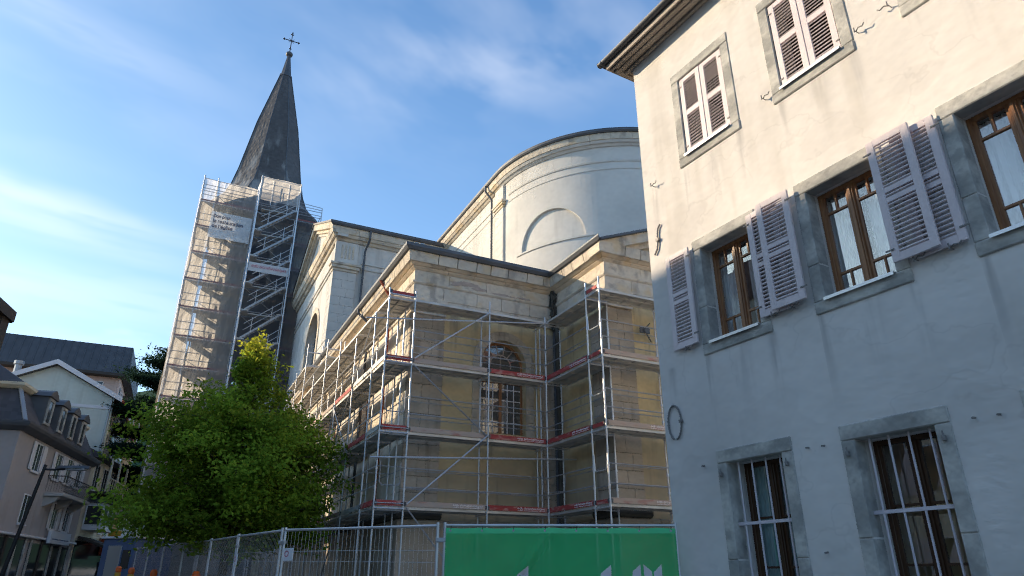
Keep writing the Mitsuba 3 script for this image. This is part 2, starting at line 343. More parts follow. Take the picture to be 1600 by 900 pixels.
mat('wall_pink', plaster((.50, .36, .31), .1, .6, .1), 0.9)
mat('roof_slate', lambda p, n, uv: mi.Color3f(.075, .075, .085) * (.6 + .5 * fbm(p.x, p.y, p.z, 3) + .3 * cell_rand(dr.floor(p.x * 3 + p.y * 2), dr.floor(p.z * 5))), 0.6)
mat('roof_tile_brown', lambda p, n, uv: mi.Color3f(.17, .095, .07) * (.6 + .5 * fbm(p.x, p.y, p.z, 3) + .3 * cell_rand(dr.floor(p.x * 3 + p.y * 2), dr.floor(p.z * 5))), 0.75)
mat('trim_cream', (.62, .56, .42), 0.7)
mat('paint_white', (.66, .66, .68), 0.6)
mat('dark_glass', (.03, .035, .04), 0.08, spec=.6)
mat('dark_wood', (.045, .036, .03), 0.7)
mat('black_iron', (.025, .026, .03), 0.5, .3)
mat('lamp_glass', (.55, .57, .60), 0.3)
mat('awning_rust', (.30, .075, .045), 0.85)
mat('sign_white', (.55, .60, .66), 0.6)
mat('sign_yellow', (.75, .42, .05), 0.6)
mat('beacon_orange', (.85, .16, .03), 0.35)
mat('car_dark', (.03, .033, .04), 0.3, .2, clearcoat=.6)
mat('cloth_dark', (.03, .032, .04), 0.9)
mat('cloth_blue', (.10, .14, .24), 0.9)
mat('skin', (.45, .28, .20), 0.6)
mat('hair', (.04, .03, .025), 0.7)
mat('rubber', (.02, .02, .02), 0.9)
# ---------------------------------------------------------------- ground and street
ys = np.concatenate([np.linspace(-60, 0, 13), np.linspace(4, 12, 3), np.linspace(20, 150, 14), np.linspace(300, 5000, 9)])
xs = np.concatenate([[-5000, -1500, -400], np.linspace(-120, 120, 25), [400, 1500, 5000]])
X, Y = np.meshgrid(xs, ys, indexing='ij')
struct('ground', MB().grid(np.stack([X, Y, ground_z(Y)], -1)), 'gravel')
def strip(name, pts, w, dz, m, kerb=0.0):
    mb = MB(); L, R = [], []
    P = np.array(pts, float)
    T = np.gradient(P, axis=0); T /= np.linalg.norm(T, axis=1, keepdims=True); N = np.stack([-T[:, 1], T[:, 0]], 1)
    for p, n in zip(P, N):
        a, b = p + n * w / 2, p - n * w / 2
        L.append((a[0], a[1], ground_z(a[1]) + dz)); R.append((b[0], b[1], ground_z(b[1]) + dz))
    if kerb:
        lo = lambda q: [(x, y, z - kerb - .02) for x, y, z in q]
        lps = [[l, r, lr, ll] for l, r, lr, ll in zip(L, R, lo(R), lo(L))]
        mb.rings(lps)
    else:
        mb.grid(np.array([R, L]))
    struct(name, mb, m)
tt = np.linspace(0, 1, 40)
cl = np.stack([-3.0 - 27 * tt ** 1.0 - 14 * tt ** 2, -30 + 118 * tt], 1)
strip('street', [(x, y) for x, y in cl], 7.0, 0.012, 'asphalt')
strip('pavement', [(x - 4.6, y) for x, y in cl], 2.0, 0.13, 'paving', 0.12)
strip('pavement_by_the_church', [(x + 4.4, y) for x, y in cl if y < 11], 1.6, 0.13, 'paving', 0.12)

# the wooded mountainside far behind the street
hp = []
for a in np.linspace(-75, 60, 90):
    r = math.radians(a); row = []
    top = 0.235 + 0.03 * (meshkit.fbm(np.array([a * .09, 1.3, 0]), 4, 3) - .5) - 0.0016 * abs(a + 27)
    for k in np.linspace(0, 1, 16):
        D = 1300 + 900 * k; z = ground_z(200.) + top * 2200 * (k ** .8) + 40 * (meshkit.fbm(np.array([a * .5, k * 6, 2.]), 4, 8) - .5) * (k > 0)
        row.append((D * math.sin(r), D * math.cos(r), float(z)))
    hp.append(row)
struct('hill', MB().grid(np.array(hp)[:, ::-1]), 'forest', True)

# ---------------------------------------------------------------- the rendered house on the right
house = thing('rendered_house', 'cream rendered house with mauve louvred shutters, stone window surrounds and a dark wooden eave', 'house')
COLS = [1.20 + 2.02 * i for i in range(4)]
WIN = []           # (x0, x1, z0, z1, floor)
for i, x in enumerate(COLS):
    WIN += [(x, x + .96, 1.15, 3.14, 'G'), (x, x + .96, 4.95, 6.56, 'M'), (x - .05, x + .97, 8.38, 10.02, 'U')]
LEN, DEP, TOPZ = 12.0, 9.0, 11.20
holes = unary_union([sbox(a - .002, c - .002, b + .002, d + .002) for a, b, c, d, _ in WIN])
part(house, 'wall', MB().poly(HF, sbox(0, -.3, LEN, TOPZ).difference(holes), 0, .48), 'plaster_house')
part(house, 'wall', MB().box(HF, (0, .4), (.482, DEP), (-.3, TOPZ)).box(HF, (LEN - .4, LEN), (.482, DEP), (-.3, TOPZ)).box(HF, (.402, LEN - .402), (DEP - .4, DEP), (-.3, TOPZ)), 'plaster_house')
part(house, 'floor', MB().box(HF, (.41, LEN - .41), (.49, DEP - .41), (3.6, 3.8)).box(HF, (.41, LEN - .41), (.49, DEP - .41), (7.3, 7.5)).box(HF, (.41, LEN - .41), (.49, DEP - .41), (10.7, 10.9))
     .box(HF, (.41, LEN - .41), (3.2, 3.3), (0, 10.7)), 'interior_dark')

def surround(x0, x1, z0, z1, fl):
    o = .175
    lint = MB().box(HF, (x0 - o, x1 + o), (-.022, .20), (z1, z1 + .185), .012); part(house, 'lintel', lint, 'stone_surround')
    segs = [(z0, z0 + (z1 - z0) * rnd.uniform(.3, .45)), ]; segs.append((segs[0][1], z1))
    for s in (-1, 1):
        a = (x0 - o, x0) if s < 0 else (x1, x1 + o)
        for u, v in (segs if fl != 'U' else [(z0, z1)]):
            part(house, 'jamb_stone', MB().box(HF, (a[0], a[1]), (-.018 + rnd.uniform(-.003, .003), .20), (u + .003, v - .003), .01), 'stone_surround')
    part(house, 'sill_stone', MB().box(HF, (x0 - o, x1 + o), (-.03, .24), (z0 - .17, z0 - .003), .012), 'stone_surround')
    part(house, 'sill_flashing', MB().box(HF, (x0 + .004, x1 - .004), (-.075, .235), (z0 - .001, z0 + .012)).box(HF, (x0 + .004, x1 - .004), (-.076, -.068), (z0 - .03, z0 + .011)), 'sill_metal')

def casement(x0, x1, z0, z1, fl):
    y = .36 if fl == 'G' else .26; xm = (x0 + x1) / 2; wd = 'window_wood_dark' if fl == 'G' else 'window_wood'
    fr = MB()
    for a, b, c, d in ((x0, x0 + .055, z0 + .012, z1), (x1 - .055, x1, z0 + .012, z1), (x0 + .055, x1 - .055, z1 - .06, z1), (x0 + .055, x1 - .055, z0 + .012, z0 + .08)):
        fr.box(HF, (a, b), (y - .015, y + .06), (c, d), .006)
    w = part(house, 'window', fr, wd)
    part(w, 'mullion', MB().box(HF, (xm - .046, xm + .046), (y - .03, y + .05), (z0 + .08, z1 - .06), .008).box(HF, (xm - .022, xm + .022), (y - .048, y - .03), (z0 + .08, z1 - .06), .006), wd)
    H_ = z1 - z0; zb, zt = z0 + .27 * H_ + (0.06 if fl == 'G' else -.05), z0 + (.62 if fl == 'G' else .80) * H_
    for a, b in ((x0 + .055, xm - .046), (xm + .046, x1 - .055)):
        st = MB().box(HF, (a, a + .035), (y, y + .045), (z0 + .08, z1 - .06)).box(HF, (b - .035, b), (y, y + .045), (z0 + .08, z1 - .06))
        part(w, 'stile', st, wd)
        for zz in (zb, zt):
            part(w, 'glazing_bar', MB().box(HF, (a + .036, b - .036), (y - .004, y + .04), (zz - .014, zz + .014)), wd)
        m = (a + b) / 2
        if fl != 'G': part(w, 'glazing_bar', MB().box(HF, (m - .013, m + .013), (y - .006, y + .04), (zt + .015, z1 - .06)), wd)
        if fl == 'M': part(w, 'glazing_bar', MB().box(HF, (m - .010, m + .010), (y - .002, y + .04), (z0 + .08, zb - .015)), wd)
        tilt = rnd.uniform(-.003, .003)
        for u, v in ((z0 + .08, zb - .014), (zb + .014, zt - .014), (zt + .014, z1 - .06)):
            q = [HF(a + .03, y + .02 + tilt, u), HF(b - .03, y + .02, u), HF(b - .03, y + .02 + tilt, v), HF(a + .03, y + .02, v)]
            part(w, 'pane', MB().add(q, [[0, 1, 2], [0, 2, 3]], fix=False), 'glass')
    return w

for x0, x1, z0, z1, fl in WIN:
    surround(x0, x1, z0, z1, fl)
    if fl != 'U': casement(x0, x1, z0, z1, fl)

def curtain(x0, x1, z0, z1, y, m, amp=.02, per=.09):
    n = 40; xx = np.linspace(x0, x1, n); yy = y + amp * np.sin(xx / per * 2 * np.pi + 1.3 * np.sin(xx * 9))
    P = [[HF(a, b, z) for z in (z0, z1)] for a, b in zip(xx, yy)]
    part(house, 'curtain', MB().grid(P), m, True)
for i, x in enumerate(COLS):
    curtain(x + .0, x + .46, 4.97, 6.5, .40, 'curtain'); curtain(x + .56, x + .96, 4.97, 6.5, .41, 'curtain')
curtain(1.22, 2.14, 1.2, 3.1, .45, 'curtain_teal'); curtain(5.26, 6.18, 1.2, 3.1, .45, 'curtain_teal')
part(house, 'room_wall', MB().box(HF, (2.9, 4.6), (.95, 1.0), (1.0, 3.55)), 'interior_ochre')

# iron bars before the two ground floor windows
for i, x in enumerate(COLS[:3]):
    for k in range(4):
        xx = x + .12 + .24 * k
        part(house, 'window_bar', MB().tube(HF(xx, .10, 1.16), HF(xx, .10, 3.138), .013, 7), 'grille_paint')
    part(house, 'window_bar', MB().box(HF, (x + .002, x + .958), (.086, .114), (2.285, 2.325)), 'grille_paint')
    for xx, zz in ((x - .09, 2.98), (x + 1.05, 2.98), (x - .09, 1.5), (x + 1.05, 1.5)):
        part(house, 'shutter_hinge_pin', MB().box(HF, (xx - .018, xx + .018), (-.07, -.023), (zz - .03, zz + .03), .006).tube(HF(xx, -.055, zz - .01), HF(xx, -.055, zz + .075), .009), 'iron')

def shutter(F, w, z0, z1, mid, hinge):
    """A louvred leaf in frame F (x from 0 to w, y its thickness, z)."""
    t = .036; r = MB()
    k = _np.get(house + '__shutter', 0)
    s = .098
    rails = [(z0, z0 + .10), (z1 - .085, z1)]
    zm = z0 + (z1 - z0) * .52
    panels = [(z0 + .10, zm - .05), (zm + .05, z1 - .085)] if not mid else [(z0 + .10, zm - .10), (zm - .035, zm + .035), (zm + .10, z1 - .085)]
    rails += [(zm - .05, zm + .05)] if not mid else [(zm - .10, zm - .035), (zm + .035, zm + .10)]
    r.box(F, (0, s), (0, t), (z0, z1), .004).box(F, (w - s, w), (0, t), (z0, z1), .004)
    for a, b in rails: r.box(F, (s, w - s), (.002, t - .002), (a, b))
    sh = part(house, 'shutter', r, 'shutter_paint')
    for a, b in panels:
        n = max(1, round((b - a) / .060)); st = (b - a) / n
        for j in range(n):
            zc = a + (j + .5) * st; ang = math.radians(44); hy, hz = .019 * math.sin(ang), .019 * math.cos(ang)
            P = np.array([(x, t / 2 + e * hy + f * .0080 * math.cos(ang), zc + e * hz * 1.0 + f * .0080 * -math.sin(ang)) for x in (s - .004, w - s + .004) for e in (-1, 1) for f in (-1, 1)])
            part(sh, 'slat', MB().add(F(P), _BOXF), 'shutter_slat')
    hx = .03 if hinge == 'l' else w - .03
    for zz in (z0 + .16, z1 - .16):
        d = -1 if hinge == 'l' else 1
        part(sh, 'hinge', MB().box(F, (hx - .02, hx + .02), (-.008, .0), (zz - .012, zz + .012)).bar(F(hx, -.005, zz), F(hx + d * .085, -.004, zz), .012, .02), 'iron')
    return sh
def shf(x, y, ang=0.0, sx=1):
    a = math.radians(ang); ux = HF.M[0] * math.cos(a) - HF.M[1] * math.sin(a); uy = HF.M[0] * math.sin(a) + HF.M[1] * math.cos(a)
    return Fr(HF(x, y, 0), ux, uy)
for i, x in enumerate(COLS):            # upper floor, closed
    shutter(shf(x - .035, .005, .6), .487, 8.40, 10.005, False, 'l')
    shutter(shf(x + .458, .008, -.5), .492, 8.40, 10.005, False, 'r')
# middle floor, folded open against the wall
shutter(shf(.46, -.085, 1.0), .54, 5.0, 6.66, True, 'r')
for i, (b, f) in enumerate((((2.215, .55), (2.47, .55)), ((4.50, .55), (4.245, .55)), ((6.26, .55), (6.51, .55)))):
    shutter(shf(b[0], -.075, .8), b[1], 5.0, 6.65, True, 'l' if i != 1 else 'r')
    shutter(shf(f[0], -.150, -1.2 if i != 1 else 1.2), f[1], 5.02, 6.68, True, 'r' if i != 1 else 'l')
def stay(x, z, s=1):
    mb = MB().tube(HF(x, .01, z), HF(x, -.10, z), .007).tube(HF(x, -.10, z - .03), HF(x, -.10, z + .045), .009).path([HF(x, -.06, z), HF(x + s * .05, -.085, z + .02), HF(x + s * .11, -.09, z - .005), HF(x + s * .14, -.09, z + .03)], .008)
    part(house, 'shutter_stay', mb, 'iron')
for x, z, s in ((2.87, 8.40, 1), (4.45, 8.43, 1), (4.93, 8.47, -1), (.74, 4.96, 1), (2.42, 4.98, 1), (2.74, 4.99, 1), (4.45, 5.0, 1), (4.85, 4.98, 1), (.30, 8.21, 1)): stay(x, z, s)
for x, z in ((.77, 3.15), (2.58, 3.14), (2.81, 3.13), (4.60, 3.14), (4.84, 3.13), (2.60, 1.9)):
    part(house, 'wall_peg', MB().tube(HF(x, .02, z), HF(x, -.06, z - .01), .012), 'iron')
# wall anchors: an S and an oval ring of flat iron
S = [(.36, 7.40), (.30, 7.34), (.275, 7.24), (.27, 7.14), (.262, 7.04), (.235, 6.95), (.16, 6.87)]
mb = MB().path([HF(a, -.028, b) for a, b in S], .016, 6).box(HF, (.24, .31), (-.055, .0), (7.10, 7.15)); part(house, 'wall_anchor', mb, 'iron')
O = [(.255 + .145 * math.cos(a), 3.885 + .27 * math.sin(a)) for a in np.linspace(-1.45, 4.4, 22)]
mb = MB().path([HF(a, -.022, b) for a, b in O], .015, 6).box(HF, (.37, .425), (-.05, .0), (3.86, 3.90)); part(house, 'wall_anchor', mb, 'iron')
# eave: boarded soffit with mouldings, gutter, hipped roof
ov, oc = .42, .28
part(house, 'soffit', MB().box(HF, (-oc, LEN + oc), (-ov, DEP + oc), (TOPZ + .004, TOPZ + .06)), 'eave_wood')
for k, (y, h, d) in enumerate(((-.075, .06, .075), (-.23, .03, .10), (-.37, .04, .05))):
    part(house, 'eave_moulding', MB().box(HF, (-oc + .02, LEN), (y, y + d), (TOPZ - h + .002, TOPZ + .003), .012), 'eave_wood')
part(house, 'eave_moulding', MB().box(HF, (-.075, -.001), (-.02, DEP), (TOPZ - .07, TOPZ + .003), .012).box(HF, (-oc + .02, -oc + .09), (-ov + .15, DEP), (TOPZ - .06, TOPZ + .003), .012), 'eave_wood')
part(house, 'fascia', MB().box(HF, (-oc, LEN + oc), (-ov - .025, -ov - .001), (TOPZ - .03, TOPZ + .16)).box(HF, (-oc - .025, -oc - .001), (-ov - .02, DEP), (TOPZ - .03, TOPZ + .16)), 'eave_wood')
g = MB(); n = 9
lo = [[HF(x, -ov - .09 + .068 * math.cos(a), TOPZ + .15 + .068 * math.sin(a)) for a in np.linspace(math.pi, 2 * math.pi, n)] + [HF(x, -ov - .09 + .060 * math.cos(a), TOPZ + .155 + .060 * math.sin(a)) for a in np.linspace(2 * math.pi, math.pi, n)] for x in (-oc - .16, LEN + oc)]
part(house, 'gutter', g.rings(lo, cap=False), 'zinc', 40)
part(house, 'gutter_end', MB().tube(lo[0][4] + [0, 0, .068], HF(-oc - .165, -ov - .09, TOPZ + .15), .067, 16), 'zinc')
g = MB(); lo = [[HF(-oc - .09 + .068 * math.cos(a), y, TOPZ + .15 + .068 * math.sin(a)) for a in np.linspace(math.pi, 2 * math.pi, n)] + [HF(-oc - .09 + .060 * math.cos(a), y, TOPZ + .155 + .060 * math.sin(a)) for a in np.linspace(2 * math.pi, math.pi, n)] for y in (-ov - .16, DEP)]
part(house, 'gutter', g.rings(lo, cap=False), 'zinc', 40)
part(house, 'roof', MB().rings([[HF(-oc - .02, -ov - .02, TOPZ + .16), HF(LEN + oc, -ov - .02, TOPZ + .16), HF(LEN + oc, DEP + oc, TOPZ + .16), HF(-oc - .02, DEP + oc, TOPZ + .16)],
     [HF(3.6, 4.2, TOPZ + 3.0), HF(LEN - 3.6, 4.2, TOPZ + 3.0), HF(LEN - 3.6, 4.4, TOPZ + 3.0), HF(3.6, 4.4, TOPZ + 3.0)]]), 'roof_tile_brown')
# ---------------------------------------------------------------- the church (frame CH: x right along the front, y back along the left wall)
church = thing('church', 'stone church with ochre walls, rounded apse and pedimented wing, partly behind scaffolding', 'church')
PATH = [(0, 27.6), (0, 0), (5.12, 0), (5.12, -3.2), (12.4, -3.2), (12.4, 12)]
EZ = 11.40                                      # top of the side walls' cornice
def arch_poly(c, w, z0, zs):                    # an opening: centre, half width, foot, springing
    a = np.linspace(0, math.pi, 25)
    return Polygon([(c - w, z0), (c + w, z0)] + [(c + w * math.cos(t), zs + w * math.sin(t)) for t in a])
FW = (3.16, .80, 5.78, 8.06)                    # the window in the front wall
LW = [(5.2, .80, 5.78, 8.06), (10.6, .80, 5.78, 8.06), (16.0, .80, 5.78, 8.06), (21.4, .8, 5.78, 8.06)]
BW = (5.12 + 3.05, .80, 5.78, 8.06)
FRONT = Fr(CH(0, 0, 0), CH.M[0], CH.M[1])       # x right, y into the wall
LEFT = Fr(CH(0, 0, 0), -CH.M[1], CH.M[0])       # x towards us, y into the wall  (x = -a)
BFR = Fr(CH(0, -3.2, 0), CH.M[0], CH.M[1])
BLF = Fr(CH(5.12, 0, 0), -CH.M[1], CH.M[0])
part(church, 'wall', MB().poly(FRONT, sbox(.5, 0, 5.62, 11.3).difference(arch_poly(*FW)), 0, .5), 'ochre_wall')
lh = unary_union([arch_poly(-c, w, a, b) for c, w, a, b in LW])
part(church, 'wall', MB().poly(LEFT, sbox(-27.6, 0, 0, 11.3).difference(lh), 0, .499), 'limestone_wall')
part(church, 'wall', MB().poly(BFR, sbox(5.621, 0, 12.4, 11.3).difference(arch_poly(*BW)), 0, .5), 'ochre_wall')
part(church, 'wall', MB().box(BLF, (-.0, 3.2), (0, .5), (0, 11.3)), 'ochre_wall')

def arched_window(F, c, w, z0, zs, detail=True, glass='glass_dusty'):
    """Stone band, wooden frame with a fan light, small panes below and a pale inner grille."""
    out = arch_poly(c, w + .30, z0 - .22, zs).difference(arch_poly(c, w, z0, zs))
    a = np.linspace(0, math.pi, 10); v = part(church, 'window', MB().poly(F, arch_poly(c, w, z0, zs).difference(arch_poly(c, w - .07, z0 + .07, zs)), .26, .34), 'window_wood')
    for k in range(9):                                     # voussoirs
        t = np.linspace(a[k] + .006, a[k + 1] - .006, 4)
        part(v, 'voussoir', MB().poly(F, Polygon([(c + (w + .30) * math.cos(q), zs + (w + .30) * math.sin(q)) for q in t] + [(c + (w + .002) * math.cos(q), zs + (w + .002) * math.sin(q)) for q in t[::-1]]), -.035, .2), 'ashlar_stone')
    for s in (-1, 1):
        z = z0 - .2
        for h in (.62, .55, .66, zs - z0 + .2 - 1.83):
            x = sorted((c + s * (w + .002), c + s * (w + .30)))
            part(v, 'jamb_stone', MB().box(F, x, (-.033, .2), (z + .004, z + h - .004), .01), 'ashlar_stone'); z += h
    part(v, 'sill_stone', MB().box(F, (c - w - .32, c + w + .32), (-.09, .3), (z0 - .34, z0 - .205), .015), 'ashlar_stone')
    zt = zs - .52
    part(v, 'transom', MB().box(F, (c - w + .072, c + w - .072), (.24, .35), (zt - .07, zt + .07), .01), 'window_wood')
    part(v, 'fanlight_ring', MB().poly(F, arch_poly(c, .40, zs - .05, zs).difference(arch_poly(c, .36, zs - .1, zs)), .27, .31), 'toe_worn')
    for q in np.linspace(0, math.pi, 8)[1:-1]:
        part(v, 'glazing_bar', MB().bar(F(c + .39 * math.cos(q), .29, zs + .39 * math.sin(q)), F(c + (w - .08) * math.cos(q), .29, zs + (w - .08) * math.sin(q)), .03, .03, up=tuple(F.M[1])), 'toe_worn')
    part(v, 'glazing_bar', MB().box(F, (c - .012, c + .012), (.275, .305), (zt + .07, zs + .36)), 'toe_worn')
    part(v, 'mullion', MB().box(F, (c - .05, c + .05), (.25, .34), (z0 + .072, zt - .072)), 'window_wood')
    for s in (-1, 1):
        for zz in np.arange(z0 + .42, zt - .1, .36):
            x = sorted((c + s * .052, c + s * (w - .072)))
            part(v, 'glazing_bar', MB().box(F, x, (.27, .305), (zz - .014, zz + .014)), 'letter_white')
        for d in (.26, .49):
            part(v, 'glazing_bar', MB().box(F, (c + s * d - .013, c + s * d + .013), (.268, .307), (z0 + .072, zt - .072)), 'letter_white')
    part(v, 'pane', MB().poly(F, arch_poly(c, w - .06, z0 + .06, zs), .288, .291), glass)
    part(v, 'reveal_back', MB().box(F, (c - 1.9, c + 2.4), (.95, 1.0), (z0 - 1.5, zs + 2.4)), 'interior_dark')
    if detail:
        part(v, 'boarded_panel', MB().box(F, (c - w + .09, c - .26), (.312, .33), (z0 + .09, z0 + .85)), 'wall_cream')
        part(v, 'boarded_panel', MB().box(F, (c + .06, c + .34), (.50, .52), (z0 + .4, z0 + 1.25)), 'curtain')
arched_window(FRONT, *FW)
for c, w, a, b in LW[:3]: arched_window(LEFT, -c, w, a, b, False, 'glass')
arched_window(BFR, *BW, False)

# pilasters of ashlar courses
def pilaster(F, x0, x1, z0, z1, proud, m, course=.47, rough=True, back=.1, half=False, name='pilaster'):
    p = part(church, name, MB().box(F, (x0 + .01, x1 - .01), (-proud + .018, back), (z0, z1)), 'grime')
    n = max(1, round((z1 - z0) / course)); z = z0
    for k in range(n):
        h = (z1 - z0) / n; cuts = [x0, x1]
        if x1 - x0 > .7: cuts = [x0, x0 + (x1 - x0) * (.42 if k % 2 else .64), x1]
        for a, b in zip(cuts[:-1], cuts[1:]):
            part(p, 'stone_block', MB().box(F, (a + (.003 if a > x0 else 0), b - (.003 if b < x1 else 0)), (-proud + rnd.uniform(-.004, .004), back + .001), (z + .004, z + h - .004), .010), m)
        z += h
    return p
pilaster(FRONT, -.10, 1.02, 3.42, 9.30, .10, 'ashlar_stone_dark')
pilaster(LEFT, -.95, 0.0, 3.42, 9.30, .098, 'limestone_wall', back=.08)
pilaster(BFR, 5.02, 5.98, 3.42, 9.25, .10, 'ashlar_stone_dark')
pilaster(BLF, 2.35, 3.2, 3.42, 9.25, .098, 'ashlar_stone_dark', back=.08)
for c in (7.9, 13.3, 18.7): pilaster(LEFT, -c - .5, -c + .5, 3.42, 9.30, .098, 'limestone_wall', back=.08)
pilaster(FRONT, 4.55, 5.118, 3.42, 9.30, .06, 'ashlar_stone_dark')
# plinth and the base roll
def along(prof, i0, i1, name, m, L=None, gap=.016, mit0=True):
    """Sweep blocks of length about L along edges i0..i1 of PATH."""
    for i in range(i0, i1 + 1):
        n = edge_len(PATH, i)
        if L is None:
            mb = MB(); sweep(mb, CH, PATH, i, prof); part(church, name, mb, m); continue
        k = max(1, round(n / L)); cuts = np.linspace(0, n, k + 1); cuts[1:-1] += rs.uniform(-.12, .12, k - 1) * L
        for j in range(k):
            mb = MB(); sweep(mb, CH, PATH, i, [(o + (0 if o < .02 else rnd.uniform(-.004, .004)), z) for o, z in prof], None if j == 0 else cuts[j] + gap / 2, None if j == k - 1 else cuts[j + 1] - gap / 2)
            part(church, name, mb, m)
along([(-.02, -.2), (.16, -.2), (.16, 3.10), (.10, 3.14), (-.02, 3.14)], 0, 3, 'plinth', 'ashlar_stone_dark', 1.25)
R_ = [(.10 + .115 * math.cos(t), 3.27 + .125 * math.sin(t)) for t in np.linspace(-math.pi / 2, math.pi / 2, 7)]
for i, s0, s1 in ((0, 0, None), (1, None, 1.12), (2, None, None), (3, None, 1.0)):
    if i == 2: continue
    mb = MB(); sweep(mb, CH, PATH, i, [(-.02, 3.145)] + R_ + [(-.02, 3.395)], s0, s1); part(church, 'base_roll', mb, 'grime', 40)
mb = MB(); sweep(mb, CH, PATH, 2, [(-.02, 3.145)] + R_ + [(-.02, 3.395)], 2.2, None); part(church, 'base_roll', mb, 'grime', 40)
# capitals over the corner pilasters
def capital(F, x0, x1, proud, back=.05):
    for z0, z1, o in ((9.30, 9.38, .03), (9.382, 9.50, .05), (9.502, 9.60, .10), (9.602, 9.86, .055)):
        part(church, 'capital_stone', MB().box(F, (x0 - o, x1 + o), (-proud - o, back), (z0, z1), .012), 'entablature_stone')
capital(FRONT, -.10, 1.02, .10); capital(BFR, 5.02, 5.98, .10)
for c in (7.9, 13.3, 18.7): capital(LEFT, -c - .5, -c + .5, .10)
capital(LEFT, -.95, -.06, .098)
# entablature: architrave, ledge, frieze, bed mould, corona
E = 'entablature_stone'
along([(-.02, 9.56), (.05, 9.56), (.05, 9.86), (-.02, 9.86)], 0, 3, 'architrave_stone', E, .92)
along([(-.02, 9.862), (.065, 9.866), (.065, 10.31), (-.02, 10.31)], 0, 3, 'architrave_stone', E, 1.0)
along([(-.02, 10.313), (.085, 10.315), (.12, 10.36), (.12, 10.405), (-.02, 10.41)], 0, 3, 'ledge_moulding', E, 1.6)
along([(-.02, 10.413), (.055, 10.413), (.055, 10.80), (-.02, 10.80)], 0, 3, 'frieze_stone', E, 1.25)
along([(-.02, 10.803), (.075, 10.803), (.16, 10.87), (.16, 10.90), (-.02, 10.90)], 0, 3, 'bed_moulding', 'entablature_stone_warm', 1.05)
along([(-.02, 10.903), (.20, 10.905), (.30, 10.97), (-.02, 11.02)], 0, 3, 'bed_moulding', 'entablature_stone_warm', 1.05)
along([(-.02, 11.0), (.335, 10.98), (.40, 11.30), (-.02, 11.30)], 0, 3, 'corona_stone', E, .62, .03)
# a spalled strip of the frieze
for k, (x, z, w, h) in enumerate(((1.75, 10.60, .9, .14), (2.2, 10.50, .5, .12), (3.1, 10.46, .8, .09), (3.9, 10.47, .5, .07), (1.35, 10.52, .3, .1))):
    P = [(x + w / 2 * math.cos(t) * (1 + .25 * rs.randn()), z + h / 2 * math.sin(t) * (1 + .2 * rs.randn())) for t in np.linspace(0, 2 * math.pi, 15)[:-1]]
    part(church, 'spalled_patch', MB().poly(FRONT, Polygon(P).buffer(0), -.068 - .002 * k, -.04), 'damaged_stone')
# zinc gutter, downpipes
along([(.30, 11.305), (.47, 11.305), (.53, 11.40), (.53, 11.45), (.30, 11.45)], 0, 2, 'gutter', 'zinc')
part(church, 'downpipe', MB().path([CH(4.97, -.47, 11.3), CH(5.0, -.16, 10.75), CH(5.0, -.13, 3.0)], .052, 8), 'zinc', 40)
part(church, 'downpipe', MB().tube(CH(5.02, -.32, 9.5), CH(5.02, -.32, 2.9), .07, 8), 'grime', 40)
for z in (10.7, 10.2, 9.8): part(church, 'ivy_tuft', MB().add(CH(np.array([4.98, -.2, z]) + rs.randn(240, 3) * [.075, .06, .22]), np.arange(240).reshape(-1, 3), fix=False), 'grime')
part(church, 'downpipe', MB().path([CH(-.5, 5.6, 11.33), CH(-.50, 5.55, 11.15), CH(-.11, 5.3, 10.7), CH(-.16, 5.3, 3.0)], .05, 8), 'zinc', 40)
part(church, 'downpipe', MB().path([CH(-.5, 2.5, 11.33), CH(-.12, 2.4, 10.7), CH(-.15, 2.4, 3.0)], .05, 8), 'awning_rust', 40)
# roofs of the side parts
part(church, 'roof', MB().add([CH(*q) for q in ((-.5, -.5, 11.455), (5.3, -.5, 11.455), (5.3, 6, 12.6), (6.4, 15, 13.4), (6.4, 27.6, 13.4), (-.5, 27.6, 11.455), (6.4, 6, 13.2))], [[0, 1, 2], [0, 2, 6], [0, 6, 5], [6, 3, 5], [3, 4, 5]], fix=False), 'zinc')
part(church, 'roof_edge', MB().rings([[CH(*q) for q in l] for l in ([(-.53, 27.6, 11.452), (-.53, 27.6, 11.50), (.1, 27.6, 11.62), (.1, 27.6, 11.452)], [(-.53, -.53, 11.452), (-.53, -.53, 11.50), (.1, .1, 11.62), (.1, .1, 11.452)], [(4.62, -.53, 11.452), (4.62, -.53, 11.50), (4.62, .1, 11.62), (4.62, .1, 11.452)])]), 'zinc')
part(church, 'roof_vent', MB().tube(CH(.05, .35, 11.5), CH(.05, .35, 11.95), .085, 10).tube(CH(.30, .5, 11.5), CH(.30, .5, 12.02), .12, 10), 'zinc_light', 40)
# chapel B: pediment
AX = 5.12 + 3.65; SL = .40
def rake(o0, o1, dz0, dz1, y0, y1, m, name, xa=None):
    lo = []
    for x in ((5.12 - (.4 if xa is None else xa)), AX):
        z = 11.32 + (x - 4.72) * SL
        lo.append([BFR(x, y0, z + dz0), BFR(x, y1, z + dz0), BFR(x, y1, z + dz1), BFR(x, y0, z + dz1)])
    hi = [[2 * BFR(AX, 0, 0)[:3] * [1, 1, 0] * 0 + q for q in l] for l in lo]
    mb = MB().rings(lo)
    lo2 = []
    for x in (AX + .001, 2 * AX - (5.12 - (.4 if xa is None else xa))):
        z = 11.32 + (2 * AX - x - 4.72) * SL
        lo2.append([BFR(x, y0, z + dz0), BFR(x, y1, z + dz0), BFR(x, y1, z + dz1), BFR(x, y0, z + dz1)])
    mb.rings(lo2); part(church, name, mb, m)
rake(0, 0, -.02, .06, -.50, 6.0, 'zinc', 'roof')
rake(0, 0, -.36, -.022, -.36, .3, E, 'raking_cornice')
rake(0, 0, -.55, -.362, -.2, .3, 'entablature_stone_warm', 'raking_cornice', -.1)
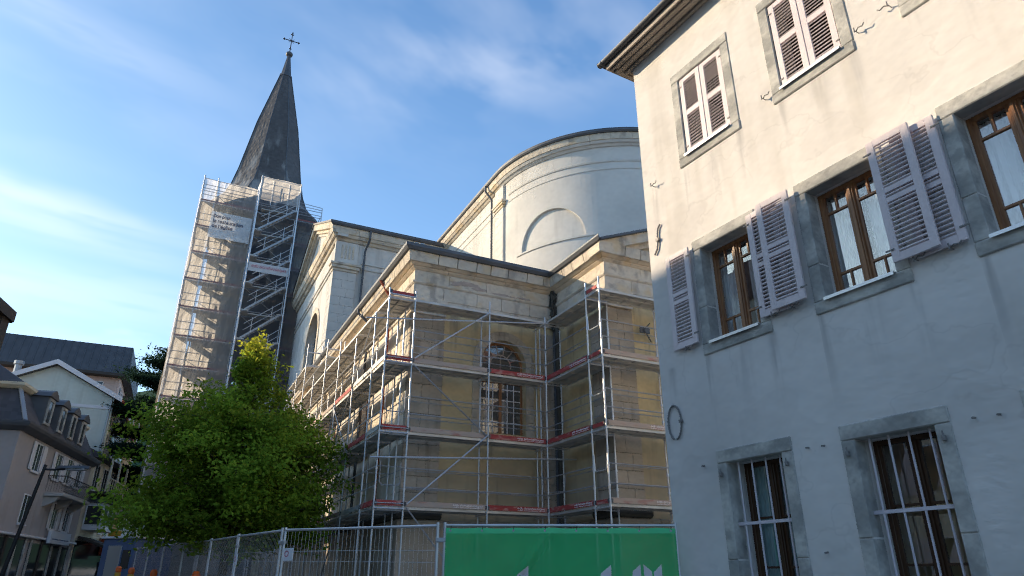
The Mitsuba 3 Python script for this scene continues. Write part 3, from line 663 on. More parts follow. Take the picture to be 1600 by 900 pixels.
part(church, 'tympanum', MB().poly(BFR, Polygon([(5.2, 11.29), (2 * AX - 5.2, 11.29), (AX, 11.29 + (AX - 5.2) * SL)]), .02, .4), E)
along([(.30, 11.305), (.47, 11.305), (.52, 11.39), (.30, 11.39)], 2, 2, 'gutter_edge', 'zinc')

# ---------------------------------------------------------------- high nave wall and apse
NB, AC, BC, RW = 6.3, 6.84, 12.60, 6.30         # wall line, apse centre (y, x), radius
NZ = 19.95
def drum(s, z, off=0.0):                        # s: angle in degrees from straight towards us, positive to the left
    t = math.radians(s); r = RW + off
    return CH(BC - r * math.sin(t), AC - r * math.cos(t), z)
lc, lr, lz = 60.0, 1.66, 15.12                  # lunette
def strips(poly, off, name, m, step=2.0):
    mb = MB(); k = math.radians(1) * RW
    x0, _, x1, _ = poly.bounds
    for s in np.arange(x0 / k, x1 / k, step):
        g = poly.intersection(sbox(s * k, 0, (s + step) * k, 40))
        for q in getattr(g, 'geoms', [g]):
            if q.area < 1e-7: continue
            q = trimesh.creation.triangulate_polygon(q, engine='earcut'); v, f = q
            P = np.array([drum(a / k, b, off) for a, b in v]); n = np.cross(P[f[0][1]] - P[f[0][0]], P[f[0][2]] - P[f[0][0]])
            out = P.mean(0) - CH(BC, AC, P.mean(0)[2])
            mb.add(P, f if n @ out > 0 else f[:, ::-1], fix=False)
    part(church, name, mb, m)
k_ = math.radians(1) * RW
lun = Polygon([(lc * k_ + lr * math.cos(t), lz + lr * math.sin(t)) for t in np.linspace(0, math.pi, 33)])
strips(sbox(-90 * k_, 10.5, 90 * k_, NZ - .3).difference(lun), 0, 'apse_wall', 'drum_plaster')
strips(lun.buffer(.02), -.12, 'lunette_panel', 'drum_plaster')
edge = list(lun.exterior.coords)
part(church, 'lunette_reveal', MB().grid(np.array([[drum(a / k_, b, o) for o in (0, -.13)] for a, b in edge])), 'drum_plaster')
def ring(prof, name, m, a0, a1, step, gap=0.0, smooth=30):
    for s in np.arange(a0, a1 - .01, step):
        e = min(s + step, a1) - gap; loops = [[drum(q, z, o) for o, z in prof] for q in np.linspace(s, e, max(2, int((e - s) / 1.5) + 1))]
        part(church, name, MB().rings(loops), m, smooth)
sc = np.linspace(1.18, 0, 2)
# lunette sill and archivolt line
ring([(-.01, 15.03), (.05, 15.03), (.05, 15.10), (-.01, 15.10)], 'lunette_sill', 'drum_plaster', lc - 18.5, lc + 18.0, 37)
CORN = [[(-.02, 19.40), (.06, 19.40), (.15, 19.50), (-.02, 19.50)], [(-.02, 19.503), (.20, 19.51), (.27, 19.62), (-.02, 19.62)], [(-.02, 19.623), (.30, 19.63), (.34, 19.93), (-.02, 19.93)]]
ring([(-.02, 18.22), (.02, 18.22), (.03, 18.24), (.03, 18.27), (-.02, 18.28)], 'string_course', 'drum_plaster', -90, 84, 174)
ring([(-.02, 18.60), (.025, 18.60), (.04, 18.62), (.04, 18.65), (-.02, 18.67)], 'string_course', 'drum_plaster', -90, 84, 174)
for p in CORN[:2]: ring(p, 'apse_cornice', 'drum_plaster', -90, 90, 8.2, .08)
ring(CORN[2], 'apse_cornice', E, -90, 90, 8.2, .12)
ring([(-.02, 18.69), (.012, 18.69), (.012, 19.395), (-.02, 19.395)], 'frieze_stone', 'drum_plaster', -90, 84, 8.2, .05)
ring([(.10, 19.935), (.40, 19.935), (.44, 20.0), (.44, 20.12), (.10, 20.2)], 'apse_roof_edge', 'zinc', -90, 90, 180)
part(church, 'roof', MB().rings([[drum(s, 20.15, .3) for s in np.linspace(-90, 90, 61)], [drum(s, 23.4, -RW + .2) for s in np.linspace(-90, 90, 61)]]), 'roof_dark', 30)
# straight nave wall on the left
NV = Fr(CH(NB, 0, 0), -CH.M[1], CH.M[0])
TRA = 14.94                                     # front wall of the transept
part(church, 'nave_wall', MB().box(NV, (-40, -AC), (0, .5), (9, NZ - .3)), 'drum_plaster')
npath = [(NB, 40), (NB, AC)]
def nave(prof, name, m, L=None, s1=None):
    n = 40 - AC
    if L is None:
        mb = MB(); sweep(mb, CH, npath, 0, prof, 40 - TRA - .0, n); part(church, name, mb, m); return
    cuts = np.arange(40 - TRA, n + .01, (n - 40 + TRA) / round((n - 40 + TRA) / L))
    for a, b in zip(cuts[:-1], cuts[1:]):
        mb = MB(); sweep(mb, CH, npath, 0, prof, a + .005, b - .005); part(church, name, mb, m)
for p in CORN: nave(p, 'nave_cornice', E, 1.0)
nave([(-.02, 18.22), (.02, 18.22), (.03, 18.24), (.03, 18.27), (-.02, 18.28)], 'string_course', 'drum_plaster')
nave([(-.02, 18.60), (.025, 18.60), (.04, 18.62), (.04, 18.65), (-.02, 18.67)], 'string_course', 'drum_plaster')
nave([(.10, 19.935), (.40, 19.935), (.44, 20.0), (.44, 20.12), (.10, 20.2)], 'nave_roof_edge', 'zinc')
part(church, 'roof', MB().add([CH(*q) for q in ((NB - .4, AC, 20.13), (NB - .4, 40, 20.13), (BC, 40, 23.4), (BC, AC, 23.4), (2 * BC - NB + .4, AC, 20.13), (2 * BC - NB + .4, 40, 20.13))], [[0, 3, 2], [0, 2, 1], [3, 4, 5], [3, 5, 2]], fix=False), 'roof_dark')
pl = part(church, 'pilaster', MB().box(NV, (-AC - .62, -AC + .28), (-.09, .1), (10, 18.15), .01), 'drum_plaster')
z = 14.9
while z < 18.1:
    part(pl, 'stone_block', MB().box(NV, (-AC - .63, -AC + .29), (-.10, .1), (z, min(z + .40, 18.12)), .012), 'drum_plaster'); z += .41
for z0, z1, o in ((18.16, 18.28, .04), (18.283, 18.40, .10), (18.403, 18.52, .14), (18.60, 19.38, .02)):
    part(pl, 'capital_stone', MB().box(NV, (-AC - .62 - o, -AC + .28 + o), (-.09 - o, .1), (z0, z1), .012), E if z0 < 18.5 else 'drum_plaster')
part(church, 'downpipe', MB().path([CH(NB - .45, 7.9, 19.95), CH(NB - .45, 7.86, 19.6), CH(NB - .16, 7.75, 19.15), CH(NB - .14, 7.72, 12.6)], .055, 8), 'zinc', 40)
# ---------------------------------------------------------------- transept with its pediment on the left
TB, TF, TW = .1, TRA, 13.0                      # plane, front wall, width along y
TE = 19.55                                      # underside of the eave
TFR = Fr(CH(0, TF, 0), CH.M[0], CH.M[1])        # front wall: x right, y into
TLF = Fr(CH(TB, 0, 0), -CH.M[1], CH.M[0])       # left face, x = -a
mid = TF + TW / 2; TS = .45
TWIN = (-(TF + 4.75), 1.75, 11.5, 14.3)
part(church, 'transept_wall', MB().box(TFR, (TB + .5, NB), (0, .5), (10.5, TE)), 'drum_plaster')
gp = Polygon([(-TF, 10.5), (-TF, TE), (-mid, TE + TW / 2 * TS), (-TF - TW, TE), (-TF - TW, 10.5)])
part(church, 'transept_wall', MB().poly(TLF, gp.difference(arch_poly(*TWIN)), .0, .499), 'drum_plaster')
c, w, z0, zs = TWIN
part(church, 'transept_window', MB().poly(TLF, arch_poly(c, w + .32, z0, zs).difference(arch_poly(c, w, z0 - 1, zs)), -.06, .2), 'entablature_stone')
part(church, 'transept_window', MB().poly(TLF, arch_poly(c, w, z0, zs), .42, .45), 'dark_glass')
for q in np.linspace(0, math.pi, 7)[1:-1]: part(church + '__transept_window_001', 'glazing_bar', MB().bar(TLF(c, .40, zs), TLF(c + w * math.cos(q), .40, zs + w * math.sin(q)), .06, .06, up=tuple(TLF.M[1])), 'eave_wood')
# corner pilaster
pilaster(TFR, TB - .10, TB + 1.15, 10.6, 16.95, .12, 'drum_plaster', .50)
pilaster(TLF, -TF - 1.0, -TF - .0, 10.6, 16.95, .098, 'drum_plaster', .50, back=.08)
for z0, z1, o in ((16.96, 17.10, .05), (17.103, 17.28, .14), (17.283, 17.42, .20)):
    part(church, 'capital_stone', MB().box(TFR, (TB - .1 - o, TB + 1.15 + o), (-.12 - o, .3), (z0, z1), .015), E)
part(church, 'frieze_panel', MB().box(TFR, (TB - .1, TB + 1.15), (-.12, .2), (17.43, 18.75), .01), 'drum_plaster')
for k in range(4):
    part(church, 'triglyph_bar', MB().box(TFR, (TB + .22 + .20 * k, TB + .32 + .20 * k), (-.16, -.10), (17.75, 18.55), .012), E)
for z in (17.30, 17.62): part(church, 'string_course', MB().box(TFR, (TB + 1.36, NB - .02), (-.07, .1), (z, z + .09), .015), 'drum_plaster')
for z in (17.2, 17.55): part(church, 'string_course', MB().box(TLF, (-TF - TW, -TF - 1.05), (-.07, .1), (z, z + .09), .015), 'drum_plaster')
tp = [(TB, TF + TW), (TB, TF), (NB, TF)]
def tsw(prof, name, m, i, L=None):
    n = edge_len(tp, i); kk = max(1, round(n / L)) if L else 1; cuts = np.linspace(0, n, kk + 1)
    for j in range(kk):
        mb = MB(); sweep(mb, CH, tp, i, prof, None if j == 0 else cuts[j] + .005, None if j == kk - 1 else cuts[j + 1] - .005); part(church, name, mb, m)
for i in (0, 1):
    tsw([(-.02, 18.80), (.10, 18.80), (.18, 18.95), (-.02, 18.95)], 'transept_cornice', E, i, 1.3)
    tsw([(-.02, 18.953), (.28, 18.96), (.36, 19.12), (-.02, 19.12)], 'transept_cornice', E, i, 1.3)
    tsw([(-.02, 19.123), (.40, 19.13), (.46, 19.50), (-.02, 19.50)], 'transept_cornice', E, i, 1.1)
tsw([(.30, 19.503), (.54, 19.503), (.60, 19.60), (.60, 19.72), (.30, 19.72)], 'transept_gutter', 'zinc', 1)
part(church, 'downpipe', MB().path([CH(1.75, TF - .55, 19.5), CH(1.75, TF - .5, 19.0), CH(1.62, TF - .14, 18.4), CH(1.55, TF - .14, 11)], .06, 8), 'zinc', 40)
# raking cornices and tympanum
for s in (-1, 1):
    def rk(y0, y1, d0, d1, m, name):
        lo = []
        for u in (0.0, TW / 2 + .45):
            x = -mid + s * u; zz = TE + .15 + (TW / 2 + .45 - u) * TS
            lo.append([TLF(x, y0, zz + d0), TLF(x, y1, zz + d0), TLF(x, y1, zz + d1), TLF(x, y0, zz + d1)])
        if s > 0: lo = [[q + TLF.M[0] * .001 for q in lo[0]], lo[1]]
        part(church, name, MB().rings(lo), m)
    rk(-.46, .45, -.42, -.02, E, 'raking_cornice'); rk(-.28, .45, -.62, -.423, E, 'raking_cornice'); rk(-.12, .45, -.78, -.623, 'drum_plaster', 'raking_cornice')
    rk(-.52, 9.0, -.018, .10, 'roof_dark', 'transept_roof')
# ---------------------------------------------------------------- bell tower
tower = thing('bell_tower', 'tall bell tower with a dark slate spire and iron cross, wrapped in netted scaffolding', 'church tower')
TX, TY, TH_ = -2.95, 31.5, 3.2
TWF = Fr(CH(TX, TY - TH_, 0), CH.M[0], CH.M[1])
bel = lambda: arch_poly(0, .75, 20.6, 23.2)
lo_ = lambda: unary_union([arch_poly(0, .75, 20.6, 23.2), arch_poly(0, .4, 13.5, 14.9)])
faces = [Fr(CH(TX, TY - TH_, 0), CH.M[0], CH.M[1]), Fr(CH(TX + TH_, TY, 0), CH.M[1], -CH.M[0]), Fr(CH(TX, TY + TH_, 0), -CH.M[0], -CH.M[1]), Fr(CH(TX - TH_, TY, 0), -CH.M[1], CH.M[0])]
for F in faces:
    e = TH_ - .001 if F in (faces[0], faces[2]) else TH_ - .6
    part(tower, 'wall', MB().poly(F, sbox(-e, 0, e, 26.2).difference(lo_()), 0, .6), 'tower_plaster')
    w = part(tower, 'belfry_opening', MB().poly(F, bel().buffer(.22).intersection(sbox(-3, 20.5, 3, 30)).difference(bel()), -.05, .2), 'ashlar_stone')
    for z in np.arange(20.75, 23.8, .24):
        hw = .75 if z < 23.2 else math.sqrt(max(.02, .5625 - (z - 23.2) ** 2))
        part(w, 'louvre', MB().hexa([F(x, y, z + d) for x in (-hw, hw) for y, d in ((.15, 0), (.15, .03), (.42, .16), (.42, .19))]), 'eave_wood')
    for s in (-1, 1):
        x = sorted((s * (TH_ + .0), s * (TH_ - .75)))
        part(tower, 'corner_strip', MB().box(F, x, (-.09, .05), (0, 25.4), .01), 'ashlar_stone')
    for z0, z1, o in ((25.42, 25.7, .14), (25.703, 26.0, .28), (26.003, 26.32, .42), (19.6, 19.8, .14)):
        part(tower, 'cornice', MB().hexa([F(s * (TH_ + (o if y < 0 else 0)), y, z) for s in (-1, 1) for y in (-o, 0.0) for z in (z0, z1)]), 'ashlar_stone')
def octo(h, e, z):
    return [CH(TX + a, TY + b, z) for a, b in ((-e, -h), (e, -h), (h, -e), (h, e), (e, h), (-e, h), (-h, e), (-h, -e))]
SP = [(26.35, 3.86, 3.5), (27.0, 3.66, 3.0), (27.8, 3.28, 2.2), (28.6, 2.95, 1.5), (29.6, 2.66, 1.16), (31.1, 2.36, .98), (36.0, 1.62, .67), (41.6, .46, .19)]
part(tower, 'spire', MB().rings([octo(h, e, z) for z, h, e in SP]), 'spire_slate')
for i in range(8):                              # lead rolls along the hips
    pts = [octo(h + .01, e + .01, z)[i] for z, h, e in SP[3:]]
    part(tower, 'hip_roll', MB().path(pts, .035, 5), 'zinc')
part(tower, 'spire_cap', MB().rings([octo(.52, .215, 41.55), octo(.50, .21, 41.75), octo(.42, .17, 41.8), octo(.13, .055, 44.0)]), 'zinc')
bl = trimesh.creation.icosphere(2, .30); bl.apply_scale([1, 1, .85])
part(tower, 'finial_ball', MB().add(np.array(bl.vertices) + CH(TX, TY, 44.2), bl.faces), 'zinc', True)
cr = MB().tube(CH(TX, TY, 44.3), CH(TX, TY, 46.65), .045, 6, .03)
part(tower, 'cross', cr, 'black_iron')
CRZ = 45.75
cb = MB().tube(CH(TX - .66, TY, CRZ), CH(TX + .66, TY, CRZ), .04)
for s in (-1, 1):
    cb.tube(CH(TX + s * .62, TY, CRZ - .11), CH(TX + s * .62, TY, CRZ + .11), .045).tube(CH(TX + s * .62, TY, CRZ), CH(TX + s * .74, TY, CRZ), .07, 6, .02)
for a in range(4):
    t = math.pi / 4 + a * math.pi / 2; cb.tube(CH(TX, TY, CRZ), CH(TX + .30 * math.cos(t), TY, CRZ + .30 * math.sin(t)), .022)
cb.tube(CH(TX - .13, TY, 46.45), CH(TX + .13, TY, 46.45), .05).tube(CH(TX, TY, 46.6), CH(TX, TY, 46.78), .07, 6, .02)
cb.tube(CH(TX - .11, TY, 44.85), CH(TX + .11, TY, 44.85), .04)
part(tower, 'cross_arm', cb, 'black_iron')
# ---------------------------------------------------------------- scaffolding
LV = [3.38, 5.38, 7.38, 9.38]
def std(t, x, y, z0, z1, m='galvanised', r=.025, coup=LV):
    mb = MB().tube(CH(x, y, z0), CH(x, y, z1), r, 7)
    for z in coup:
        for d in (-.06, .45, .95):
            if z0 < z + d < z1 - .05: mb.tube(CH(x, y, z + d - .03), CH(x, y, z + d + .03), r * 1.45, 6)
    part(t, 'standard', mb, m, 50)
def rail(t, p, q, m='galvanised_dull', r=.017, name='guard_rail'):
    part(t, name, MB().tube(CH(*p), CH(*q), r, 6), m, 50)
def deck(t, x0, x1, y0, y1, z, along='x', m='alu_deck', under='ply_deck'):
    if along == 'x':
        w = (y1 - y0) / 2
        for k in range(2):
            a, b = y0 + k * w + .006, y0 + (k + 1) * w - .006
            mb = MB().box(CH, (x0 + .03, x1 - .03), (a, a + .03), (z - .07, z)).box(CH, (x0 + .03, x1 - .03), (b - .03, b), (z - .07, z)).box(CH, (x0 + .03, x0 + .09), (a + .03, b - .03), (z - .06, z)).box(CH, (x1 - .09, x1 - .03), (a + .03, b - .03), (z - .06, z)).box(CH, (x0 + .09, x1 - .09), (a + .03, b - .03), (z - .022, z - .004))
            for u in np.linspace(x0, x1, 5)[1:-1]: mb.box(CH, (u - .02, u + .02), (a + .03, b - .03), (z - .05, z - .023))
            part(t, 'deck_plank', mb, m)
    else:
        w = (x1 - x0) / 2
        for k in range(2):
            a, b = x0 + k * w + .006, x0 + (k + 1) * w - .006
            mb = MB().box(CH, (a, a + .03), (y0 + .03, y1 - .03), (z - .07, z)).box(CH, (b - .03, b), (y0 + .03, y1 - .03), (z - .07, z)).box(CH, (a + .03, b - .03), (y0 + .03, y0 + .09), (z - .06, z)).box(CH, (a + .03, b - .03), (y1 - .09, y1 - .03), (z - .06, z)).box(CH, (a + .03, b - .03), (y0 + .09, y1 - .09), (z - .022, z - .004))
            for u in np.linspace(y0, y1, 5)[1:-1]: mb.box(CH, (a + .03, b - .03), (u - .02, u + .02), (z - .05, z - .023))
            part(t, 'deck_plank', mb, m)
def toe(t, p, q, z, m, words=None, h=.15):
    p, q = np.array(p, float), np.array(q, float); d = (q - p) / np.linalg.norm(q - p)
    a, b = CH(*(p + d * .04), 0), CH(*(q - d * .04), 0); u = (b - a) / np.linalg.norm(b - a); n = np.cross(u, (0, 0, 1))
    F = Fr(a, u, n); L = np.linalg.norm(b - a)
    k = part(t, 'toe_board', MB().box(F, (0, L), (-.014, .014), (z + .01, z + h), .004), m)
    part(k, 'clip', MB().box(F, (-.03, .03), (-.02, .02), (z + .02, z + .12)).box(F, (L - .03, L + .03), (-.02, .02), (z + .02, z + .12)), 'zinc')
    if words:
        side = 1 if (CAM - a) @ n > 0 else -1
        O = a + u * (L - 1.0 if side > 0 else 1.0) + n * side * .0145 + np.array([0, 0, z + .075])
        text(k, 'lettering', words, .05, O, u * side, (0, 0, 1), n * side, 'letter_white', .9)
        text(k, 'lettering', words, .022, O - np.array([0, 0, .045]), u * side, (0, 0, 1), n * side, 'letter_white', .9)
WORDS = 'edb échafaudages'
GZ = .5
# front run before the arched window
fs = thing('front_scaffold', 'steel scaffold bays with red toe boards before the arched window of the church front', 'scaffold', )
FX = [-.28, 2.18, 4.17]
for i, x in enumerate(FX):
    std(fs, x, -1.0, GZ, [9.62, 9.72, 9.50][i]); 
    if i: std(fs, x + .04, -.27, GZ, 9.36)
    for z in LV: rail(fs, (x, -1.0, z - .10), (x, -.20, z - .10), 'galvanised', .02, 'transom')
std(fs, 4.36, -.27, GZ, 9.36)
for z in LV:
    for i in (0, 1):
        deck(fs, FX[i], FX[i + 1], -.98, -.32, z)
        if z < 9: toe(fs, (FX[i], -1.0), (FX[i + 1], -1.0), z, 'toe_red' if i else 'toe_worn', WORDS if i or z < 4 else None)
        for dz in ((.50, 1.0) if z < 9 else ()):
            rail(fs, (FX[i], -1.03, z + dz), (FX[i + 1], -1.03, z + dz - .01))
            rail(fs, (FX[i] + .1, -.24, z + dz + .06), (FX[i + 1] + .1, -.24, z + dz + .05), 'galvanised_dull', .014)
rail(fs, (-1.30, -1.09, 4.60), (5.75, -1.09, 5.02), 'galvanised', .026, 'tie_tube')
rail(fs, (-1.75, -1.09, 8.50), (5.55, -1.09, 9.55 - .1), 'galvanised', .022, 'tie_tube')
for p, q, m in (((-.25, -1.07, 7.30), (2.15, -1.07, 5.42), 'galvanised_dull'), ((-.20, -1.07, 3.44), (2.16, -1.07, 5.48), 'galvanised'), ((-.22, -1.07, 7.50), (2.16, -1.07, 9.32), 'galvanised'), ((-.22, -1.07, 3.36), (1.9, -1.07, 1.0), 'galvanised_dull')):
    rail(fs, p, q, m, .022, 'brace')
for z in (6.0, 4.1):   # end gate hoops of the right bay
    part(fs, 'gate_hoop', MB().path([CH(4.36, -.30, z + .55), CH(4.40, -.30, z), CH(4.46, -.32, z - .06), CH(4.95, -.62, z - .02), CH(5.0, -.65, z + .5)], .015), 'galvanised_dull')
# side run along the left wall
ss = thing('side_scaffold', 'long steel scaffold with many decks along the sunlit left wall of the church', 'scaffold')
LY = [-1.0, .40, 2.75, 5.3, 7.9, 10.4, 12.9, 15.4, 17.9]
XO, XI = -1.08, -.34
for i, y in enumerate(LY):
    top = [9.6, 9.3, 9.15, 9.9, 10.7, 9.8, 12.0, 11.2, 10.6][i]
    std(ss, XO, y, GZ, top); std(ss, XI, y + (.02 if i else .75), GZ, 9.3 if i < 4 else 9.35)
    for z in LV: rail(ss, (XO, y, z - .10), (XI, y, z - .10), 'galvanised', .02, 'transom')
    if i in (4, 6):
        std(ss, XI - .05, y, 9.3, top); rail(ss, (XO, y, top - .4), (XI, y, top - .4), 'galvanised', .03, 'transom'); rail(ss, (XO, y, top - 1.1), (XI, y, top - 1.1), 'galvanised', .02, 'transom')
    rail(ss, (XO, y - .02, 4.4), (XI, y - .02, 4.4), 'galvanised_dull', .012, 'transom')
for i in range(len(LY) - 1):
    for z in LV:
        deck(ss, XO + .02, XI + .06, LY[i], LY[i + 1], z, 'y')
        if z < 9: toe(ss, (XO, LY[i + 1]), (XO, LY[i]), z, 'toe_red' if (i + int(z)) % 3 == 0 else ('toe_worn' if i > 1 else 'alu_deck'))
        for dz in (.5, 1.0) if z < 9 else (.5,):
            rail(ss, (XO - .02, LY[i], z + dz), (XO - .02, LY[i + 1], z + dz), 'galvanised')
        if z < 9: rail(ss, (XI + .02, LY[i], z + 1.0), (XI + .02, LY[i + 1], z + 1.0), 'galvanised_dull', .014)
for z in LV[:3]:
    toe(ss, (XO, -1.02), (FX[0], -1.02), z, 'toe_red', None)
    rail(ss, (XO, -1.06, z + .075), (FX[0], -1.06, z + .075), 'galvanised', .012); rail(ss, (XO, -1.03, z - .06), (FX[0], -1.03, z - .06), 'galvanised', .026, 'transom')
toe(ss, (XO, -1.02), (FX[0], -1.02), 9.42, 'toe_red', None, .10)
rail(ss, (XO, -1.03, 9.40), (FX[0], -1.03, 9.40), 'galvanised', .03, 'transom')
for y0, z0, y1, z1 in ((2.75, 7.4, .4, 9.2), (5.3, 3.4, 2.75, 5.3), (5.3, 7.4, 5.9, 5.5), (2.75, 5.4, 5.3, 7.3), (2.8, 7.3, 5.2, 5.3), (10.4, 5.4, 7.9, 7.3), (5.3, 1.0, 2.8, 3.3)):
    rail(ss, (XO - .04, y0, z0), (XO - .04, y1, z1), 'galvanised_dull', .022, 'brace')
for z in (4.0, 6.0): part(ss, 'gate_hoop', MB().path([CH(-.95, -.9, z + .55), CH(-.95, -.9, z), CH(-.88, -.9, z - .07), CH(-.45, -.9, z - .07), CH(-.38, -.9, z), CH(-.38, -.9, z + .55)], .015), 'galvanised_dull')
# stair frames towards the far end of the side run
for k, y in enumerate((8.4, 13.8, 16.5)):
    for z in (9.9, 10.4, 10.9): rail(ss, (XO - .02, y, z), (XO - .02, y + 2.4, z), 'galvanised', .016)
deck(ss, XO + .02, XI + .06, 7.9, 12.9, 10.0, 'y'); deck(ss, XO + .02, XI + .06, 12.9, 17.9, 11.0, 'y')
# run round the right-hand chapel
cs = thing('chapel_scaffold', 'steel scaffold wrapping the projecting chapel beside the cream house', 'scaffold')
BX = 4.19
for y, t in ((-.95, 9.55), (-3.48, 9.78)): std(cs, BX, y, GZ, t)
std(cs, BX - .01, -4.2, GZ, 9.72); std(cs, 4.93, -3.46, GZ, 9.35); std(cs, 4.95, -.6, GZ, 9.3)
for x in (6.68, 9.2): std(cs, x, -4.2, GZ, 9.7); std(cs, x, -3.46, GZ, 9.35)
for z in LV:
    deck(cs, BX + .02, 4.98, -3.46, -.95, z, 'y')
    if z < 9: toe(cs, (BX, -.95), (BX, -3.48), z, 'toe_red', WORDS)
    deck(cs, BX, 6.68, -4.18, -3.5, z); deck(cs, 6.68, 9.2, -4.18, -3.5, z)
    if z < 9:
        toe(cs, (BX, -4.2), (6.68, -4.2), z, 'toe_worn', WORDS if z < 6 else None); toe(cs, (6.68, -4.2), (9.2, -4.2), z, 'toe_worn')
    toe(cs, (BX - .01, -3.50), (BX - .01, -4.18), z, 'toe_red' , None, .12)
    rail(cs, (BX, -4.2, z - .08), (BX, -3.48, z - .08), 'galvanised', .02, 'transom')
    for y in (-.95, -3.46): rail(cs, (BX, y, z - .1), (4.95, y, z - .1), 'galvanised', .02, 'transom')
    for x in (6.68, 9.2): rail(cs, (x, -4.2, z - .1), (x, -3.46, z - .1), 'galvanised', .02, 'transom')
    if z < 9:
        for dz in (.5, 1.0):
            rail(cs, (BX - .03, -.95, z + dz), (BX - .03, -3.48, z + dz)); rail(cs, (4.93, -.9, z + dz + .1), (4.93, -3.46, z + dz + .1), 'galvanised_dull', .014)
            rail(cs, (BX, -4.23, z + dz), (9.2, -4.23, z + dz)); rail(cs, (4.95, -3.44, z + dz + .1), (9.2, -3.44, z + dz + .1), 'galvanised_dull', .014)
for z in (6.35, 8.3, 4.3):
    part(cs, 'gate_hoop', MB().path([CH(BX, -4.16, z + .35), CH(BX, -4.12, z), CH(BX, -4.05, z - .06), CH(BX, -3.6, z - .06), CH(BX, -3.55, z), CH(BX, -3.52, z + .4)], .016), 'galvanised')
part(cs, 'bracket', MB().path([CH(6.55, -3.4, 8.9), CH(6.2, -3.55, 8.6), CH(6.55, -3.4, 8.3)], .02).box(CH, (6.1, 6.45), (-3.5, -3.45), (8.52, 8.72)), 'zinc')

# tower scaffolding
ts = thing('tower_scaffold', 'tall netted scaffold with reddish deck edges around the bell tower', 'scaffold')
TL = [26.0 - 2 * k for k in range(11)]
TXS = [-7.4, -6.5, -3.78, -.95, .9]
TY0, TY1 = 27.3, 28.02
for x in TXS:
    std(ts, x, TY0, .9, 28.05 if x < -3 else 27.4, 'galvanised', .045 if x in (-6.5, -7.4) else .035, ()); std(ts, x, TY1, .9, 26.0, 'galvanised_dull', .03, ())
for y in (30.2, 33.1, 35.8):
    std(ts, -7.4, y, .9, 27.9, 'galvanised', .035, ()); std(ts, -6.65, y, .9, 26, 'galvanised_dull', .03, ())
    std(ts, .9, y, 14, 27.4, 'galvanised_dull', .035, ()); std(ts, .45, y, 14, 26, 'galvanised_dull', .03, ())
for z in TL:
    if z < 4: continue
    for a, b in zip(TXS[:-1], TXS[1:]):
        if a == -3.78: continue
        deck(ts, a, b, TY0, TY1, z); toe(ts, (a, TY0 - .02), (b, TY0 - .02), z, 'toe_dull', None, .13)
        for dz in (.5, 1.0): rail(ts, (a, TY0 - .03, z + dz), (b, TY0 - .03, z + dz), 'galvanised_dull', .024)
    deck(ts, -3.78, -.95, TY0, TY1, z)
    for a, b in ((TY1, 30.2), (30.2, 33.1), (33.1, 35.8)):
        deck(ts, -7.4, -6.68, a, b, z, 'y'); toe(ts, (-7.42, b), (-7.42, a), z, 'toe_dull', None, .13)
        for dz in (.5, 1.0): rail(ts, (-7.43, a, z + dz), (-7.43, b, z + dz), 'galvanised_dull', .024)
        if z > 13:
            deck(ts, .40, .88, a, b, z, 'y')
            for dz in (.5, 1.0): rail(ts, (.93, a, z + dz), (.93, b, z + dz), 'galvanised_dull', .024)
for z in (26.5, 27.0, 27.5): rail(ts, (-7.4, TY0 - .03, z + .3), (.9, TY0 - .03, z - .1 + .3 * (z < 27.2)), 'galvanised_dull', .022)
for k, z in enumerate(TL[:9]):   # zig-zag braces of the left bay's lower part and the right bay
    rail(ts, (-.95, TY0 + .03, z - 2), (.9, TY0 + .03, z), 'galvanised_dull', .022, 'brace')
for z in (10.0, 12.0):
    for k in range(8):
        x = -6.4 + k * .31; rail(ts, (x, TY0 + .1, z - .55 * (k % 2) - .1), (x + .31, TY0 + .1, z - .55 * ((k + 1) % 2) - .1), 'galvanised', .018, 'lattice_girder')
for x, z in ((-6.1, 22.9), (-6.25, 20.9), (-6.2, 18.9), (-6.3, 16.9)): part(ts, 'gate_frame', MB().box(CH, (x, x + .16), (TY1, TY1 + .02), (z - .6, z)), 'paint_white')
def netgrid(p, u, nu, nv, z0, z1, sag):
    P = []
    for i in range(nu + 1):
        row = []
        for j in range(nv + 1):
            a, b = i / nu, j / nv; q = np.array(p[0]) * (1 - a) + np.array(p[1]) * a
            w = sag * 2.4 * (meshkit.fbm(np.array([a * 9, b * 17, u]), 4, 2) - .5)
            n = np.array([p[1][1] - p[0][1], p[0][0] - p[1][0]]); n = n / np.linalg.norm(n)
            row.append(CH(q[0] + n[0] * w, q[1] + n[1] * w, z0 + (z1 - z0) * b))
        P.append(row)
    return MB().grid(np.array(P))
part(ts, 'netting', netgrid([(-7.42, TY0 - .09), (-3.8, TY0 - .09)], 1, 36, 110, 5.0, 27.75, .10), 'net_beige')
part(ts, 'netting', netgrid([(-7.50, 35.8), (-7.50, TY0 - .08)], 2, 24, 40, 5.0, 27.75, .10), 'net_side')
part(ts, 'netting', netgrid([(-.93, TY0 - .09), (.92, TY0 - .09)], 3, 8, 30, 9.0, 26.0, .08), 'net_grey')
part(ts, 'netting', netgrid([(-3.8, TY0 - .10), (-.93, TY0 - .10)], 4, 12, 30, 9.0, 26.0, .08), 'net_grey')
